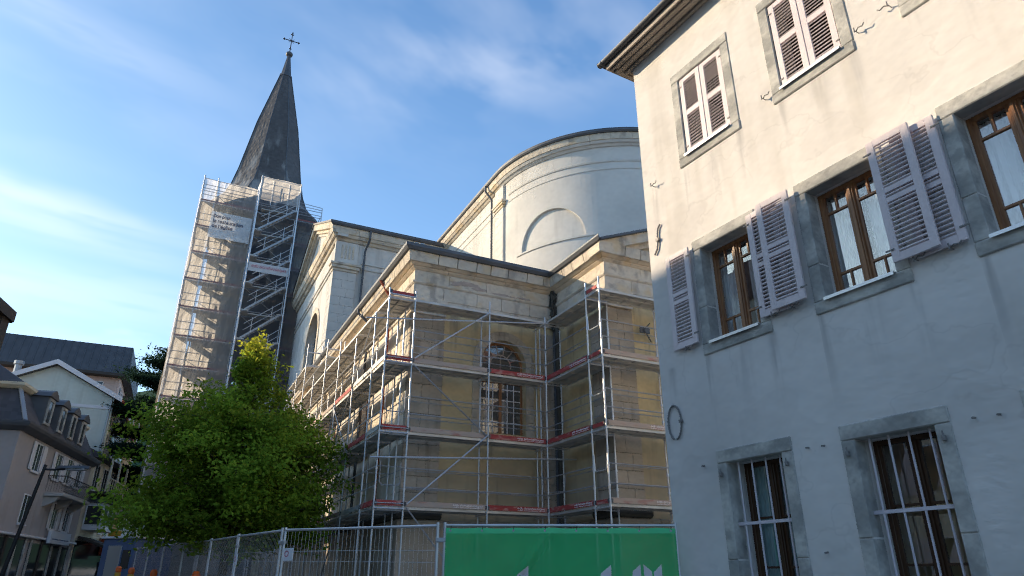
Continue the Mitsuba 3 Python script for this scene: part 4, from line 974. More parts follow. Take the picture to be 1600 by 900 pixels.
# stair tower standing before it
st = thing('stair_tower', 'narrow steel stair tower with parallel stair flights in front of the netted bell tower', 'scaffold stairs')
SY0, SY1 = 25.95, 27.1
for x in (-3.72, -.98):
    for y, r in ((SY0, .05), (SY1, .035)): std(st, x, y, .9, 28.25, 'galvanised', r, ())
for x in (-2.9, -1.8): std(st, x, SY0 + .02, 26, 28.0, 'galvanised', .02, ())
for k, z in enumerate(TL[:10]):
    x0, x1 = -3.45, -1.15
    for y in (SY0 + .02, SY0 + .50):
        part(st, 'stair_stringer', MB().bar(CH(x0, y, z - 2.0), CH(x1, y, z), .05, .13), 'galvanised_dull')
    for j in range(9):
        f = (j + .5) / 9; part(st, 'stair_tread', MB().box(CH, (x0 + (x1 - x0) * f - .11, x0 + (x1 - x0) * f + .11), (SY0 + .04, SY0 + .48), (z - 2 + 2 * f, z - 2 + 2 * f + .03)), 'alu_deck')
    for d in (.55, 1.0): rail(st, (x0 + .1, SY0 - .02, z - 2 + d), (x1, SY0 - .02, z + d - .12), 'galvanised', .022, 'hand_rail')
    for f in (.25, .75): rail(st, (x0 + (x1 - x0) * f, SY0 - .01, z - 2 + 2 * f), (x0 + (x1 - x0) * f, SY0 - .01, z - 2 + 2 * f + 1.0), 'galvanised', .018, 'hand_rail_post')
    part(st, 'landing', MB().box(CH, (-3.72, -3.2), (SY0, SY1), (z - 2.06, z - 2.0)).box(CH, (-1.4, -.98), (SY0, SY1), (z - .06, z)), 'alu_deck')
    part(st, 'return_walkway', MB().bar(CH(-1.2, SY1 - .25, z), CH(-3.4, SY1 - .25, z - .02), .45, .05), 'alu_deck')
    rail(st, (-3.72, SY0, z - .12), (-.98, SY0, z - .12), 'galvanised_dull', .022, 'transom')
    rail(st, (-3.70, SY1 - .02, z), (-1.0, SY1 - .02, z - 2), 'galvanised_dull', .022, 'brace')
    for x in (-3.72, -.98): rail(st, (x, SY0, z - .15), (x, SY1, z - .15), 'galvanised', .025, 'transom')
for z in (27.2, 27.7, 28.15): rail(st, (-3.72, SY0, z), (-.98, SY0, z), 'galvanised', .02)
part(st, 'netting', netgrid([(-3.74, SY0 - .05), (-.96, SY0 - .05)], 5, 10, 8, 26.3, 28.2, .06), 'net_beige')
# banner on the netting, and the contractor's strip
bn = thing('appeal_banner', 'white banner with dark lettering about restoring the church, hung on the netted tower scaffold', 'banner')
bp = [(-6.52, 27.12), (-3.86, 27.12)]
part(bn, 'cloth', netgrid(bp, 9, 12, 8, 23.25, 25.25, .05), 'banner_cloth')
BO = CH(-6.38, 27.12 - .04, 0)
for s, z, h, w in (('Don pour', 24.80, .24, 1.12), ('la restauration', 24.42, .24, 1.98), ("de l'église", 24.03, .24, 1.35)):
    text(bn, 'lettering', s, h, BO + np.array([0, 0, z]), B_, (0, 0, 1), -A_, 'letter_navy', w)
sp = thing('contractor_strip', 'narrow white strip with red lettering across the stair tower', 'banner')
part(sp, 'cloth', netgrid([(-3.66, SY0 - .09), (-1.04, SY0 - .09)], 10, 10, 4, 20.75, 21.42, .03), 'banner_cloth')
text(sp, 'lettering', WORDS, .20, CH(-3.5, SY0 - .125, 21.05), B_, (0, 0, 1), -A_, 'letter_red', 2.3, False)
# ---------------------------------------------------------------- site fence
QF = [(2.45, 10.5), (-1.04, 10.5), (-3.96, 12.45), (-5.84, 15.4), (-7.65, 18.4), (-9.63, 21.3), (-11.6, 24.2), (-13.6, 27.2), (-15.6, 30.2)]
FL = ['mesh site fence panel behind the green sheet beside the cream house', 'tilted first open mesh fence panel left of the green sheet', 'second open mesh fence panel left of the green sheet', 'third open mesh fence panel left of the green sheet', 'fourth open mesh fence panel left of the green sheet, under the tree', 'fifth open mesh fence panel left of the green sheet, under the tree', 'last but one open mesh fence panel up the street', 'farthest open mesh fence panel up the street']
for i in range(len(QF) - 1):
    p, q = np.array([*QF[i], 0.]), np.array([*QF[i + 1], 0.]); d = q - p; L = np.linalg.norm(d); d /= L
    zp, zq = float(ground_z(p[1])) + .09, float(ground_z(q[1])) + .09
    p, q = p + d * .06, q - d * .06; p[2], q[2] = zp, zq; L -= .12
    if i == 0: p[2] += .0
    up = np.array([0, 0, 1.92]); fp = thing('site_fence', FL[i], 'fence', 'mesh fence panels round the building site')
    m = 'galvanised'
    part(fp, 'post', MB().tube(p - [0, 0, .05], p + up + [0, 0, .045], .023, 8), m, 50); part(fp, 'post', MB().tube(q - [0, 0, .05], q + up + [0, 0, .045], .023, 8), m, 50)
    part(fp, 'top_rail', MB().tube(p + up, q + up, .021, 8), m, 50); part(fp, 'bottom_rail', MB().tube(p + [0, 0, .08], q + [0, 0, .08], .02, 8), m, 50)
    mb = MB(); n = 38
    for k in range(1, n):
        a = p + (q - p) * k / n; w = .004 * math.sin(k * 2.1)
        mb.tube(a + [0, w, .08], a + up + [0, -w, 0], .0024 if i < 2 else .0018, 4)
    for z in (.30, .58, .86, 1.14, 1.42, 1.58): mb.tube(p + [0, 0, z], q + [0, 0, z], .0028, 4)
    part(fp, 'wire_mesh', mb, 'galvanised' if i < 2 else 'galvanised_dull', kind='stuff')
    part(fp, 'clamp', MB().box(Fr(q + [0, 0, 1.72], d, np.cross((0, 0, 1), d)), (-.03, .13), (-.03, .03), (-.03, .03), .008), 'zinc_light')
    for e in (p, q) if i == len(QF) - 2 else (p,):
        F = Fr([e[0] - d[0] * .06, e[1] - d[1] * .06, float(ground_z(e[1]))], d, np.cross((0, 0, 1), d))
        part(fp, 'foot', MB().box(F, (-.12, .12), (-.36, .36), (-.02, .13), .03), 'concrete')
# green sheet tied before the first panel
gs = thing('green_sheet', 'green privacy sheet with tops of pale letters tied to the site fence', 'privacy sheet')
x0, x1, zt = -.96, 2.37, float(ground_z(10.5)) + .09 + 1.885
nx, nz = 60, 36
def sheet(u, v):           # u 0..1 left to right, v 0..1 from the top
    ties = abs((u * 6.5) % 1 - .5) * 2
    y = .055 + .012 * math.sin(u * 23) * v + .055 * (float(meshkit.fbm(np.array([u * 7 + v * 2, v * 4, .3]), 4, 4)) - .5)
    f = (u - .47) * 1.0 + (v) * .42                       # a slack fold running down from a tie
    y += .06 * math.exp(-(f / .018) ** 2) * min(1, 4 * v) + .03 * math.exp(-((u - .10 + v * .1) / .02) ** 2)
    return np.array([x0 + (x1 - x0) * u, 10.5 - y, zt - 1.72 * v - .012 * (1 - ties) * math.exp(-v * 30)])
part(gs, 'sheet', MB().grid(np.array([[sheet(a, 1 - b) for b in np.linspace(0, 1, nz)] for a in np.linspace(0, 1, nx)])), 'tarp_green', True)
part(gs, 'hem', MB().grid(np.array([[sheet(a, b) + [0, -.004, 0] for b in (.045, .0)] for a in np.linspace(0, 1, nx)])), 'tarp_hem', True)
for u in np.linspace(.02, .98, 8):
    c = sheet(u, .022); part(gs, 'eyelet', MB().tube(c + [0, -.010, 0], c + [0, -.002, 0], .016, 10), 'zinc_light'); part(gs, 'cable_tie', MB().path([c + [0, -.008, 0], c + [.01, -.01, .05], c + [.01, .06, .07]], .004, 4), 'black_iron')
def letter_bar(xa, xb, za, zb):      # slanted top edge from (xa, za) to (xb, zb)
    P = []
    for t in np.linspace(0, 1, 5):
        x = xa + (xb - xa) * t; top = za + (zb - za) * t; u = (x - x0) / (x1 - x0); P.append([sheet(u, (zt - z) / 1.72) + [0, -.006, 0] for z in np.linspace(1.1, top, 8)])
    part(gs, 'letter', MB().grid(np.array(P)), 'tarp_letter', True)
k = 10.44
for a, b, c, d in ((.1065 * 0 + .0065, .0222, .0052, .0170), (.1205, .1352, .0070, .0182), (.1640, .1755, .0098, .0188), (.1795, .1905, .0188, .0098), (.1928, .2042, .0085, .0190)):
    letter_bar(a * k, b * k, 1.6 + c * k, 1.6 + d * k)
# notices and orange lamps on the open panels
def notice(i, t, z, w, h, label):
    p, q = np.array([*QF[i], 0.]), np.array([*QF[i + 1], 0.]); d = (q - p) / np.linalg.norm(q - p); c = p + (q - p) * t; n = np.cross(d, (0, 0, 1)); n = n if (np.array(CAM) - c) @ n > 0 else -n
    F = Fr([*(c[:2] + n[:2] * .03), float(ground_z(c[1])) + z], np.cross((0, 0, 1), n) * -1, n)
    k = thing('notice', label, 'sign'); part(k, 'board', MB().box(F, (-w / 2, w / 2), (-.004, .004), (-h / 2, h / 2), .001), 'paint_white')
    o = np.array([w * .22, .0055, .0]); ax = -1
    part(k, 'red_ring', MB().poly(F, Point(w * .2, .01).buffer(h * .26).difference(Point(w * .2, .01).buffer(h * .17)), .0045, .007), 'letter_red')
notice(1, .93, 1.62, .23, .20, 'small white notice with a red ring on the first open fence panel')
notice(2, .94, 1.55, .26, .22, 'small pale notice on the second open fence panel')
for j, (px, tz, y, lab) in enumerate(((-.536, .012, 27.5, 'leftmost'), (-.518, .010, 25.5, 'second from left'), (-.487, .007, 22.6, 'third from left'), (-.429, .004, 19.2, 'rightmost'))):
    x = px * y; z = 1.6 + tz * y
    k = thing('warning_lamp', f'{lab} orange warning lamp along the site fence', 'warning lamp', 'orange warning lamps along the fence')
    F = Fr((x, y, z), (1, 0, 0), (0, 1, 0)); g = float(ground_z(y)) - z
    part(k, 'lens', MB().rings([[F(r * math.cos(a), r * math.sin(a), zz) for a in np.linspace(0, 2 * math.pi, 13)[:-1]] for r, zz in ((.07, -.09), (.10, -.05), (.10, .06), (.06, .12))]), 'beacon_orange', 30)
    part(k, 'battery_box', MB().box(F, (-.09, .09), (-.06, .06), (-.28, -.095), .015), 'sign_yellow')
    part(k, 'stake', MB().tube(F(0, 0, -.28), F(0, 0, g), .02), 'zinc_light')
# ---------------------------------------------------------------- trees
def leaf_mesh(C, N, size, seed, aspect=1.7):
    """Folded leaves at the points C with normals N: (vertices, faces)."""
    r = np.random.RandomState(seed); n = len(C)
    t = np.cross(N, r.randn(n, 3)); t /= np.linalg.norm(t, axis=1, keepdims=True) + 1e-9; b = np.cross(N, t)
    L = (size * r.uniform(.65, 1.3, n))[:, None]; Wd = L / aspect
    v = np.stack([C - t * L / 2, C - b * Wd / 2 + N * L * .12, C + t * L / 2, C + b * Wd / 2 + N * L * .12], 1).reshape(-1, 3)
    i = np.arange(n)[:, None] * 4
    return v, np.vstack([i + [[0, 1, 2]], i + [[0, 2, 3]]])
def limb(mb, pts, r0, r1, n=6):
    for k in range(len(pts) - 1):
        a, b = k / (len(pts) - 1), (k + 1) / (len(pts) - 1); mb.tube(pts[k], pts[k + 1], r0 + (r1 - r0) * a, n, r0 + (r1 - r0) * b)

tree = thing('street_tree', 'broad leafy green tree with a bright yellow-green tip before the scaffolded church', 'tree')
T0 = np.array([-8.3, 21.0, 0.0]); T0[2] = float(ground_z(T0[1]))
prof_z = np.array([1.9, 2.4, 3.0, 3.8, 4.6, 5.3, 5.9, 6.4, 6.8, 7.3, 7.9, 8.5]) ; prof_r = np.array([1.0, 2.0, 2.9, 3.6, 3.8, 3.65, 3.3, 2.6, 1.8, 1.1, .65, .15])
tr = MB(); limb(tr, [T0, T0 + [.03, 0, 1.2], T0 + [-.03, .05, 2.6], T0 + [.05, 0, 4.4], T0 + [.02, 0, 6.4], T0 + [.1, 0, 8.0]], .15, .02, 9)
part(tree, 'trunk', tr, 'bark', 50)
C, N, COL = [], [], []
lm = []
r = np.random.RandomState(3)
NL = 120
for i in range(NL):
    z = 2.85 + 5.65 * ((i + .5) / NL) ** 1.15; az = i * 2.399 + r.uniform(-.4, .4); R = np.interp(z + .3, prof_z, prof_r) * r.uniform(.66, .98) * (1 + .13 * math.sin(az * 2 + z)) * .92
    if z > 6.6: R *= r.uniform(.6, 1.0)
    rise = r.uniform(.08, .42) * R + (.12 if z > 6 else 0); base = T0 + [0, 0, z - T0[2] - rise * .8]
    d = np.array([math.cos(az), math.sin(az), 0]); pts = [base + d * R * t + [0, 0, rise * (1.25 * t - .5 * t * t) + .05 * math.sin(5 * t + i)] for t in np.linspace(0, 1, 6)]
    m = MB(); limb(m, pts, .022 + .012 * R, .006, 5); lm.append(m)
    ns = max(3, int(R * 4.6))
    for t in np.linspace(.30 if R > 1 else .1, 1.02, ns) + r.uniform(-.04, .04, ns):
        c = pts[0] + d * R * t + [0, 0, rise * (1.25 * t - .5 * t * t)] + r.randn(3) * [.20, .20, .20]; sp = (.26 + .24 * t) * r.uniform(.7, 1.25) * (1 if R > 1.2 else .60)
        if r.rand() < .20: continue
        k = int(100 * sp / .45); q = r.randn(k, 3) * [sp * .55, sp * .55, .13 + .06 * r.rand()]; q[:, 2] -= .10 * (q[:, 0] ** 2 + q[:, 1] ** 2) / sp ** 2 * .5
        C.append(c + q); nn = r.randn(k, 3) * .65 + [0, 0, .8] + .45 * d; N.append(nn / np.linalg.norm(nn, axis=1, keepdims=True))
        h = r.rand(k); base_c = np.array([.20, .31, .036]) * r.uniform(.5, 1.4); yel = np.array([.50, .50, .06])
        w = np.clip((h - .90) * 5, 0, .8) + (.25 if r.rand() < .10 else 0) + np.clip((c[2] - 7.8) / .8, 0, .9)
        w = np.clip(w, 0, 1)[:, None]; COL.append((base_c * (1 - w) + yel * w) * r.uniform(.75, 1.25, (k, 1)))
for k in range(0, NL, 1): 
    if k < 60: part(tree, 'limb', lm[k], 'bark')
mb = MB(); 
for m in lm[60:]: mb.add(*m.mesh(), fix=False)
part(tree, 'upper_limbs', mb, 'bark')
C, N, COL = np.vstack(C), np.vstack(N), np.vstack(COL)
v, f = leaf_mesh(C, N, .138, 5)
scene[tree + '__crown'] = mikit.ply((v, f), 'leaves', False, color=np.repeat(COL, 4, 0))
# the long bough of a cedar behind, and its trunk
ced = thing('cedar_tree', 'dark flat-tiered cedar standing behind the leafy tree left of the tower', 'tree')
D0 = np.array([-27.2, 54.0, 0]); D0[2] = float(ground_z(54))
tr = MB(); limb(tr, [D0, D0 + [.2, 0, 6], D0 + [-.1, 0, 12], D0 + [.2, 0, 18.6]], .45, .05, 9); part(ced, 'trunk', tr, 'bark', 50)
r = np.random.RandomState(9); C, N, COL = [], [], []
for i, (z, az, R, up) in enumerate([(7.2, 3.3, 4.6, -.2), (8.4, 3.0, 4.3, .1), (9.2, 3.5, 5.2, 0), (8.0, -.4, 4, 0), (10.6, 3.1, 3.6, .5), (11.8, 3.35, 3.3, .6), (12.4, .3, 3.5, .3), (13.6, 3.2, 3.0, .9), (14.4, 2.8, 2.9, .7), (14.9, -.2, 3, .5), (16.0, 3.3, 2.7, .9), (16.8, .6, 2.4, .7), (17.4, 3.0, 2.0, .8), (18.2, 2, 1.2, .5), (12.9, 4.2, 3.4, .4), (15.4, 4.4, 2.8, .5), (10.0, 4.6, 3.6, .3), (11.2, 1.5, 3.4, .3), (17.9, 4.4, 1.3, .6), (16.6, 1.8, 2.0, .6)]):
    d = np.array([math.cos(az), math.sin(az), 0]); R *= 1.2; pts = [D0 + [0, 0, z - D0[2]] + d * R * t + [0, 0, up * t] for t in np.linspace(0, 1, 6)]
    m = MB(); limb(m, pts, .11, .02, 6); part(ced, 'limb', m, 'bark')
    for t in np.linspace(.25, 1.05, int(R * 4)):
        for s in range(2):
            c = pts[0] + d * R * t + [0, 0, up * t] + r.randn(3) * [.35, .35, .12]; k = 130; q = r.randn(k, 3) * [.5, .5, .13]
            C.append(c + q); nn = r.randn(k, 3) * .8 + [0, 0, .8]; N.append(nn / np.linalg.norm(nn, axis=1, keepdims=True)); COL.append(np.array([.018, .038, .026]) * r.uniform(.6, 1.5, (k, 1)))
C, N, COL = np.vstack(C), np.vstack(N), np.vstack(COL); v, f = leaf_mesh(C, N, .26, 6, 2.6)
scene[ced + '__crown'] = mikit.ply((v, f), 'leaves', False, color=np.repeat(COL, 4, 0))
# ---------------------------------------------------------------- houses on the left of the street
def bframe(x, y, az):
    a = math.radians(az); return Fr((x, y, 0), (math.sin(a), math.cos(a), 0), (-math.cos(a), math.sin(a), 0))   # x along the street (away), y to the left
def window(t, F, x0, x1, z0, z1, shut=None, frame='paint_white', out=-.03, glass='dark_glass', cross=True):
    """On the face y = 0 of F."""
    w = part(t, 'window', MB().poly(F, sbox(x0 - .06, z0 - .06, x1 + .06, z1 + .06).difference(sbox(x0, z0, x1, z1)), out, .04), frame)
    part(w, 'pane', MB().box(F, (x0, x1), (-.004, .02), (z0, z1)), glass)
    if cross: part(w, 'glazing_bar', MB().box(F, ((x0 + x1) / 2 - .025, (x0 + x1) / 2 + .025), (-.018, -.005), (z0, z1)), frame)
    part(w, 'sill', MB().box(F, (x0 - .12, x1 + .12), (-.10, -.031), (z0 - .14, z0 - .061)), frame)
    if shut:
        h = (x1 - x0) / 2
        for a, b in ((x0 - .07 - h, x0 - .07), (x1 + .07, x1 + .07 + h)):
            s = part(w, 'shutter', MB().box(F, (a, b), (-.09, -.05), (z0 - .05, z1 + .05), .01), shut)
            for k in range(2): 
                zz = z0 + (z1 - z0) * (.04 + .5 * k); part(s, 'louvre_panel', MB().box(F, (a + .06, b - .06), (-.096, -.088), (zz, zz + (z1 - z0) * .42)), shut)
    return w
def sideF(F, x):  # face at x of F, looking at -x direction: its x axis runs to the left (y)
    return Fr(F(x, 0, 0), F.M[1] * -1, F.M[0])
M = bframe(-24.6, 34.0, -15.7)
mh = thing('mansard_house', 'mauve-grey corner house with a slate mansard roof, four dormers and white shutters', 'house')
ML, MD = 12.7, 11.0
part(mh, 'wall', MB().box(M, (0, ML), (0, MD), (0, 8.5)), 'wall_mauve')
ring = lambda o, z: [M(-o, -o, z), M(ML + o * .2, -o, z), M(ML + o * .2, MD, z), M(-o, MD, z)]
part(mh, 'eave', MB().rings([ring(.10, 8.45), ring(.45, 8.62), ring(.50, 8.75), ring(.50, 8.86), ring(.1, 8.95)]), 'zinc')
part(mh, 'mansard_slope', MB().rings([ring(.12, 8.952), ring(-.95, 10.85)]), 'roof_slate')
part(mh, 'roof_cornice', MB().rings([ring(-.80, 10.75), ring(-.60, 10.9), ring(-.60, 11.05), ring(-1.0, 11.10)]), 'trim_cream')
part(mh, 'roof', MB().rings([ring(-.70, 11.06), [M(3.5, 6.0, 14.4), M(ML - 1, 6.0, 14.4), M(ML - 1, 6.6, 14.4), M(3.5, 6.6, 14.4)]]), 'roof_slate')
for s, a, b in ((0, 0, 0),):
    for p in ([M(-.12, -.12, 8.96), M(.90, .90, 10.86)],): part(mh, 'hip_flashing', MB().bar(p[0], p[1], .2, .06), 'zinc_light')
for x in (2.9, 5.1, 7.1, 9.1):
    d = part(mh, 'dormer', MB().box(M, (x - .55, x + .55), (-.02, 1.6), (9.05, 10.75)), 'zinc')
    part(d, 'dormer_roof', MB().rings([[M(u, y, z) for u, z in ((x - .72, 10.752), (x + .72, 10.752), (x + .45, 11.02), (x, 11.2), (x - .45, 11.02))] for y in (-.16, 1.9)]), 'zinc')
    w = part(d, 'window', MB().poly(M, sbox(x - .42, 9.3, x + .42, 10.72).difference(sbox(x - .30, 9.42, x + .30, 10.58)), -.09, -.021), 'stone_surround')
    part(d, 'pane', MB().box(M, (x - .30, x + .30), (-.04, -.021), (9.42, 10.58)), 'dark_glass')
for x in (2.55, 5.9, 7.9, 9.9): window(mh, M, x, x + .95, 6.92, 8.25, 'paint_white')
for x in (2.75, 7.4, 9.6): window(mh, M, x, x + .9, 4.3, 5.65, None if x < 3 else 'paint_white')
# balcony
part(mh, 'balcony_slab', MB().box(M, (5.3, 10.6), (-1.0, -.001), (5.86, 6.04), .02), 'concrete')
for x in (5.6, 7.9, 10.2): part(mh, 'balcony_bracket', MB().rings([[M(u, -.001, 5.858), M(u, -.8, 5.858), M(u, -.55, 5.55), M(u, -.001, 5.3)] for u in (x - .1, x + .1)]), 'concrete')
bl = MB().tube(M(5.34, -.96, 6.95), M(10.56, -.96, 6.95), .03).tube(M(5.34, -.96, 6.12), M(10.56, -.96, 6.12), .02).tube(M(5.34, -.96, 6.95), M(5.34, 0, 6.95), .03).tube(M(10.56, -.96, 6.95), M(10.56, 0, 6.95), .03)
part(mh, 'balcony_rail', bl, 'black_iron')
bl = MB()
for x in np.arange(5.34, 10.6, .13): bl.tube(M(x, -.96, 6.1), M(x, -.96, 6.95), .010, 4)
for y in np.arange(-.96, 0, .13): bl.tube(M(5.34, y, 6.1), M(5.34, y, 6.95), .010, 4)
part(mh, 'balusters', bl, 'black_iron', kind='stuff')
part(mh, 'shop_cornice', MB().box(M, (-.15, ML), (-.22, -.002), (3.62, 3.74), .03).box(M, (-.15, -.002), (0, MD), (3.62, 3.74), .03), 'paint_white')
part(mh, 'shopfront', MB().box(M, (.3, 4.4), (-.05, -.001), (1.5, 3.5)).box(M, (5.2, 11.8), (-.05, -.001), (1.5, 3.4)), 'dark_glass')
for x in (.3, 1.7, 3.0, 4.4, 5.2, 6.9, 8.6, 10.2, 11.8): part(mh, 'shop_pillar', MB().box(M, (x - .12, x + .12), (-.12, -.051), (1.2, 3.6), .02), 'dark_wood' if int(x * 10) % 2 else 'stone_surround')
sg = thing('shop_sign_board', 'pale blue-white projecting shop board over the shops under the balcony', 'sign'); part(sg, 'board', MB().box(M, (6.9, 10.5), (-.42, -.24), (3.46, 4.14), .02), 'sign_white'); part(sg, 'print_line', MB().box(M, (7.2, 10.2), (-.424, -.419), (3.68, 3.74)), 'cloth_blue')
sg = thing('shop_sign_board', 'pale blue-white shop board at the left edge of the mauve corner house', 'sign'); part(sg, 'board', MB().box(Fr(M(0, 0, 0), M.M[1], M.M[0]), (-.10, 1.5), (-.40, -.24), (3.75, 4.70), .02), 'sign_white'); part(sg, 'print_line', MB().box(Fr(M(0, 0, 0), M.M[1], M.M[0]), (.1, 1.3), (-.406, -.399), (4.0, 4.06)), 'cloth_blue')
LF = Fr(M(0, 0, 0), -M.M[1], M.M[0])
for y in (-9.5, -6.5): window(mh, LF, y, y + .95, 6.9, 8.2, 'paint_white')
# dark narrow house with an oriel
N2 = bframe(*M(12.75, 0.0, 0)[:2], -17.0)
dn = thing('oriel_house', 'dark narrow town house with a balcony and an oriel beyond the mansard house', 'house')
part(dn, 'wall', MB().box(N2, (0, 8.5), (0, 9), (0, 9.2)), 'wall_cream')
part(dn, 'roof', MB().rings([[N2(-.02, -.9, 9.15), N2(8.6, -.9, 9.15), N2(8.6, 9, 9.15), N2(-.02, 9, 9.15)], [N2(-.02, 4, 11.5), N2(8.6, 4, 11.5), N2(8.6, 5, 11.5), N2(-.02, 5, 11.5)]]), 'roof_slate')
ore = part(dn, 'oriel', MB().box(N2, (1.0, 4.4), (-1.1, -.001), (4.6, 6.3)), 'paint_white')
part(ore, 'pane', MB().box(N2, (1.15, 4.25), (-1.13, -1.101), (4.95, 6.1)).box(N2, (.97, .999), (-1.0, -.1), (4.95, 6.1)), 'dark_glass')
for x in (2.0, 3.2): part(ore, 'mullion', MB().box(N2, (x - .06, x + .06), (-1.16, -1.131), (4.9, 6.15)), 'paint_white')
part(ore, 'oriel_roof', MB().rings([[N2(.8, -1.4, 6.302), N2(4.6, -1.4, 6.302), N2(4.6, 0, 6.302), N2(.8, 0, 6.302)], [N2(1.4, -.5, 6.8), N2(4.0, -.5, 6.8), N2(4.0, 0, 6.8), N2(1.4, 0, 6.8)]]), 'roof_slate')
part(dn, 'balcony_slab', MB().box(N2, (.5, 7.8), (-1.15, -.001), (6.85, 7.0)), 'dark_wood')
bl = MB().tube(N2(.5, -1.1, 7.9), N2(7.8, -1.1, 7.9), .04)
for x in np.arange(.5, 7.85, .6): bl.tube(N2(x, -1.1, 7), N2(x, -1.1, 7.9), .03, 4)
for x in (.6, 3.0, 5.4, 7.7): bl.box(N2, (x - .06, x + .06), (-1.12, -1.0), (7, 9.15))
part(dn, 'balcony_rail', bl, 'wall_cream')
for x in (1.0, 3.4, 5.8): window(dn, N2, x, x + 1.2, 7.2, 8.8)
for x in (5.3, 7.0): window(dn, N2, x, x + .9, 4.7, 6.1)
part(dn, 'shopfront', MB().box(N2, (.3, 8.2), (-.05, -.001), (1.6, 3.9)), 'dark_glass')
part(dn, 'shop_awning', MB().rings([[N2(u, -.06, 4.2), N2(u, -1.7, 3.6), N2(u, -1.7, 3.45), N2(u, -.06, 4.05)] for u in (.5, 4.6)]), 'dark_wood')
for x, z, l, m_ in ((6.5, 4.35, 'small yellow hanging sign on the dark oriel house', 'sign_yellow'), ):
    sg = thing('hanging_sign', l, 'sign'); part(sg, 'board', MB().box(N2, (x - .05, x + .05), (-1.3, -.5), (z, z + .55), .02), m_); part(sg, 'bracket', MB().tube(N2(x, 0, z + .6), N2(x, -1.35, z + .6), .02), 'black_iron')
sg = thing('menu_board', 'pale shop board tilted out from the dark oriel house over the pavement', 'sign'); part(sg, 'board', MB().box(N2, (5.2, 8.0), (-1.0, -.8), (3.3, 3.8), .02), 'trim_cream'); part(sg, 'bracket', MB().tube(N2(5.3, 0, 3.8), N2(5.3, -.9, 3.8), .02), 'black_iron')
# pale green gabled house
G = bframe(-29.8, 50.0, -25.0)
gh = thing('green_gabled_house', 'pale green house with a broad gable towards us and a long windowed side', 'house')
GF = Fr(G(0, 0, 0), -G.M[1], G.M[0])           # front: x to the right (0 at the right corner), y into
GH, GE, GA, GL = 4.1, 14.0, 16.1, 17.0
part(gh, 'wall', MB().poly(GF, Polygon([(-2 * GH, 0), (0, 0), (0, GE), (-GH, GA), (-2 * GH, GE)]), 0, GL), 'wall_pale_green')
for s in (0, 1):
    lo = []
    for u in (-.0, 1.0):
        x = -GH + (1 if s == 0 else -1) * (GH + .5) * u * 1.0; z = GA + .02 - (GA - GE) / GH * (GH + .5) * u
        lo.append([GF(x, -.5, z), GF(x, GL, z), GF(x, GL, z + .28), GF(x, -.5, z + .28)])
    part(gh, 'roof', MB().rings(lo), 'roof_slate')
    lo = [[(q - GF.M[1] * .0) for q in l] for l in ([GF(-GH + (1 if s == 0 else -1) * (GH + .55) * u, -.56, GA - (GA - GE) / GH * (GH + .55) * u), GF(-GH + (1 if s == 0 else -1) * (GH + .55) * u, -.502, GA - (GA - GE) / GH * (GH + .55) * u), GF(-GH + (1 if s == 0 else -1) * (GH + .55) * u, -.502, GA + .36 - (GA - GE) / GH * (GH + .55) * u), GF(-GH + (1 if s == 0 else -1) * (GH + .55) * u, -.56, GA + .36 - (GA - GE) / GH * (GH + .55) * u)] for u in (0, 1))]
    part(gh, 'barge_board', MB().rings(lo), 'paint_white')
for z in (13.2, 9.6): part(gh, 'string_course', MB().box(GF, (-2 * GH, 0), (-.06, -.001), (z, z + .22)), 'paint_white')
part(gh, 'chimney_flue', MB().tube(GF(-6.6, .5, 13.5), GF(-6.6, .5, 16.0), .24, 10).tube(GF(-6.6, .5, 16.0), GF(-6.6, .5, 16.25), .34, 10), 'zinc_light')
part(gh, 'downpipe', MB().tube(GF(-.15, -.1, 13.9), GF(-.15, -.1, 2), .07), 'zinc_light')
for z in (4.5, 7.2, 9.9, 12.2):
    for x in np.arange(1.3, 16, 2.6): window(gh, G, x, x + 1.1, z, z + 1.6, 'stone_surround', cross=False)
part(gh, 'eave_gutter', MB().box(G, (-.5, GL), (-.68, -.55), (13.7, 13.9)), 'awning_rust')
# big block with a standing-seam roof
K = bframe(-44.6, 75.0, -25.0); KF = Fr(K(0, 0, 0), -K.M[1], K.M[0])
kb = thing('dark_roofed_block', 'large block behind the green gable with a steep dark standing-seam roof', 'building')
part(kb, 'wall', MB().box(KF, (-20, 0), (0, 16), (0, 22.8)), 'wall_pink')
kr = part(kb, 'roof', MB().rings([[KF(-21, -1.2, 22.9), KF(.9, -1.2, 22.9), KF(.9, 17, 22.9), KF(-21, 17, 22.9)], [KF(-20.6, .2, 26.4), KF(.6, .2, 26.4), KF(.6, 16, 26.4), KF(-20.6, 16, 26.4)]]), 'roof_dark')
for x in np.arange(-20.5, .6, .75): part(kr, 'seam', MB().bar(KF(x, -1.22, 22.9), KF(x, .17, 26.4), .05, .09), 'zinc')
part(kb, 'soffit', MB().box(KF, (-21, .9), (-1.2, .5), (22.6, 22.895)), 'dark_wood')
part(kb, 'roof_vent', MB().box(KF, (-18, -17.4), (1, 1.6), (26.4, 27.3)), 'zinc')
for x in (-3.2, -6.4, -9.6): window(kb, KF, x, x + 1.6, 20.4, 22, None, 'paint_white')
Ks = K
for x in (1.5, 5, 8.5, 12): window(kb, Ks, x, x + 1.6, 20.4, 22, None, 'paint_white')
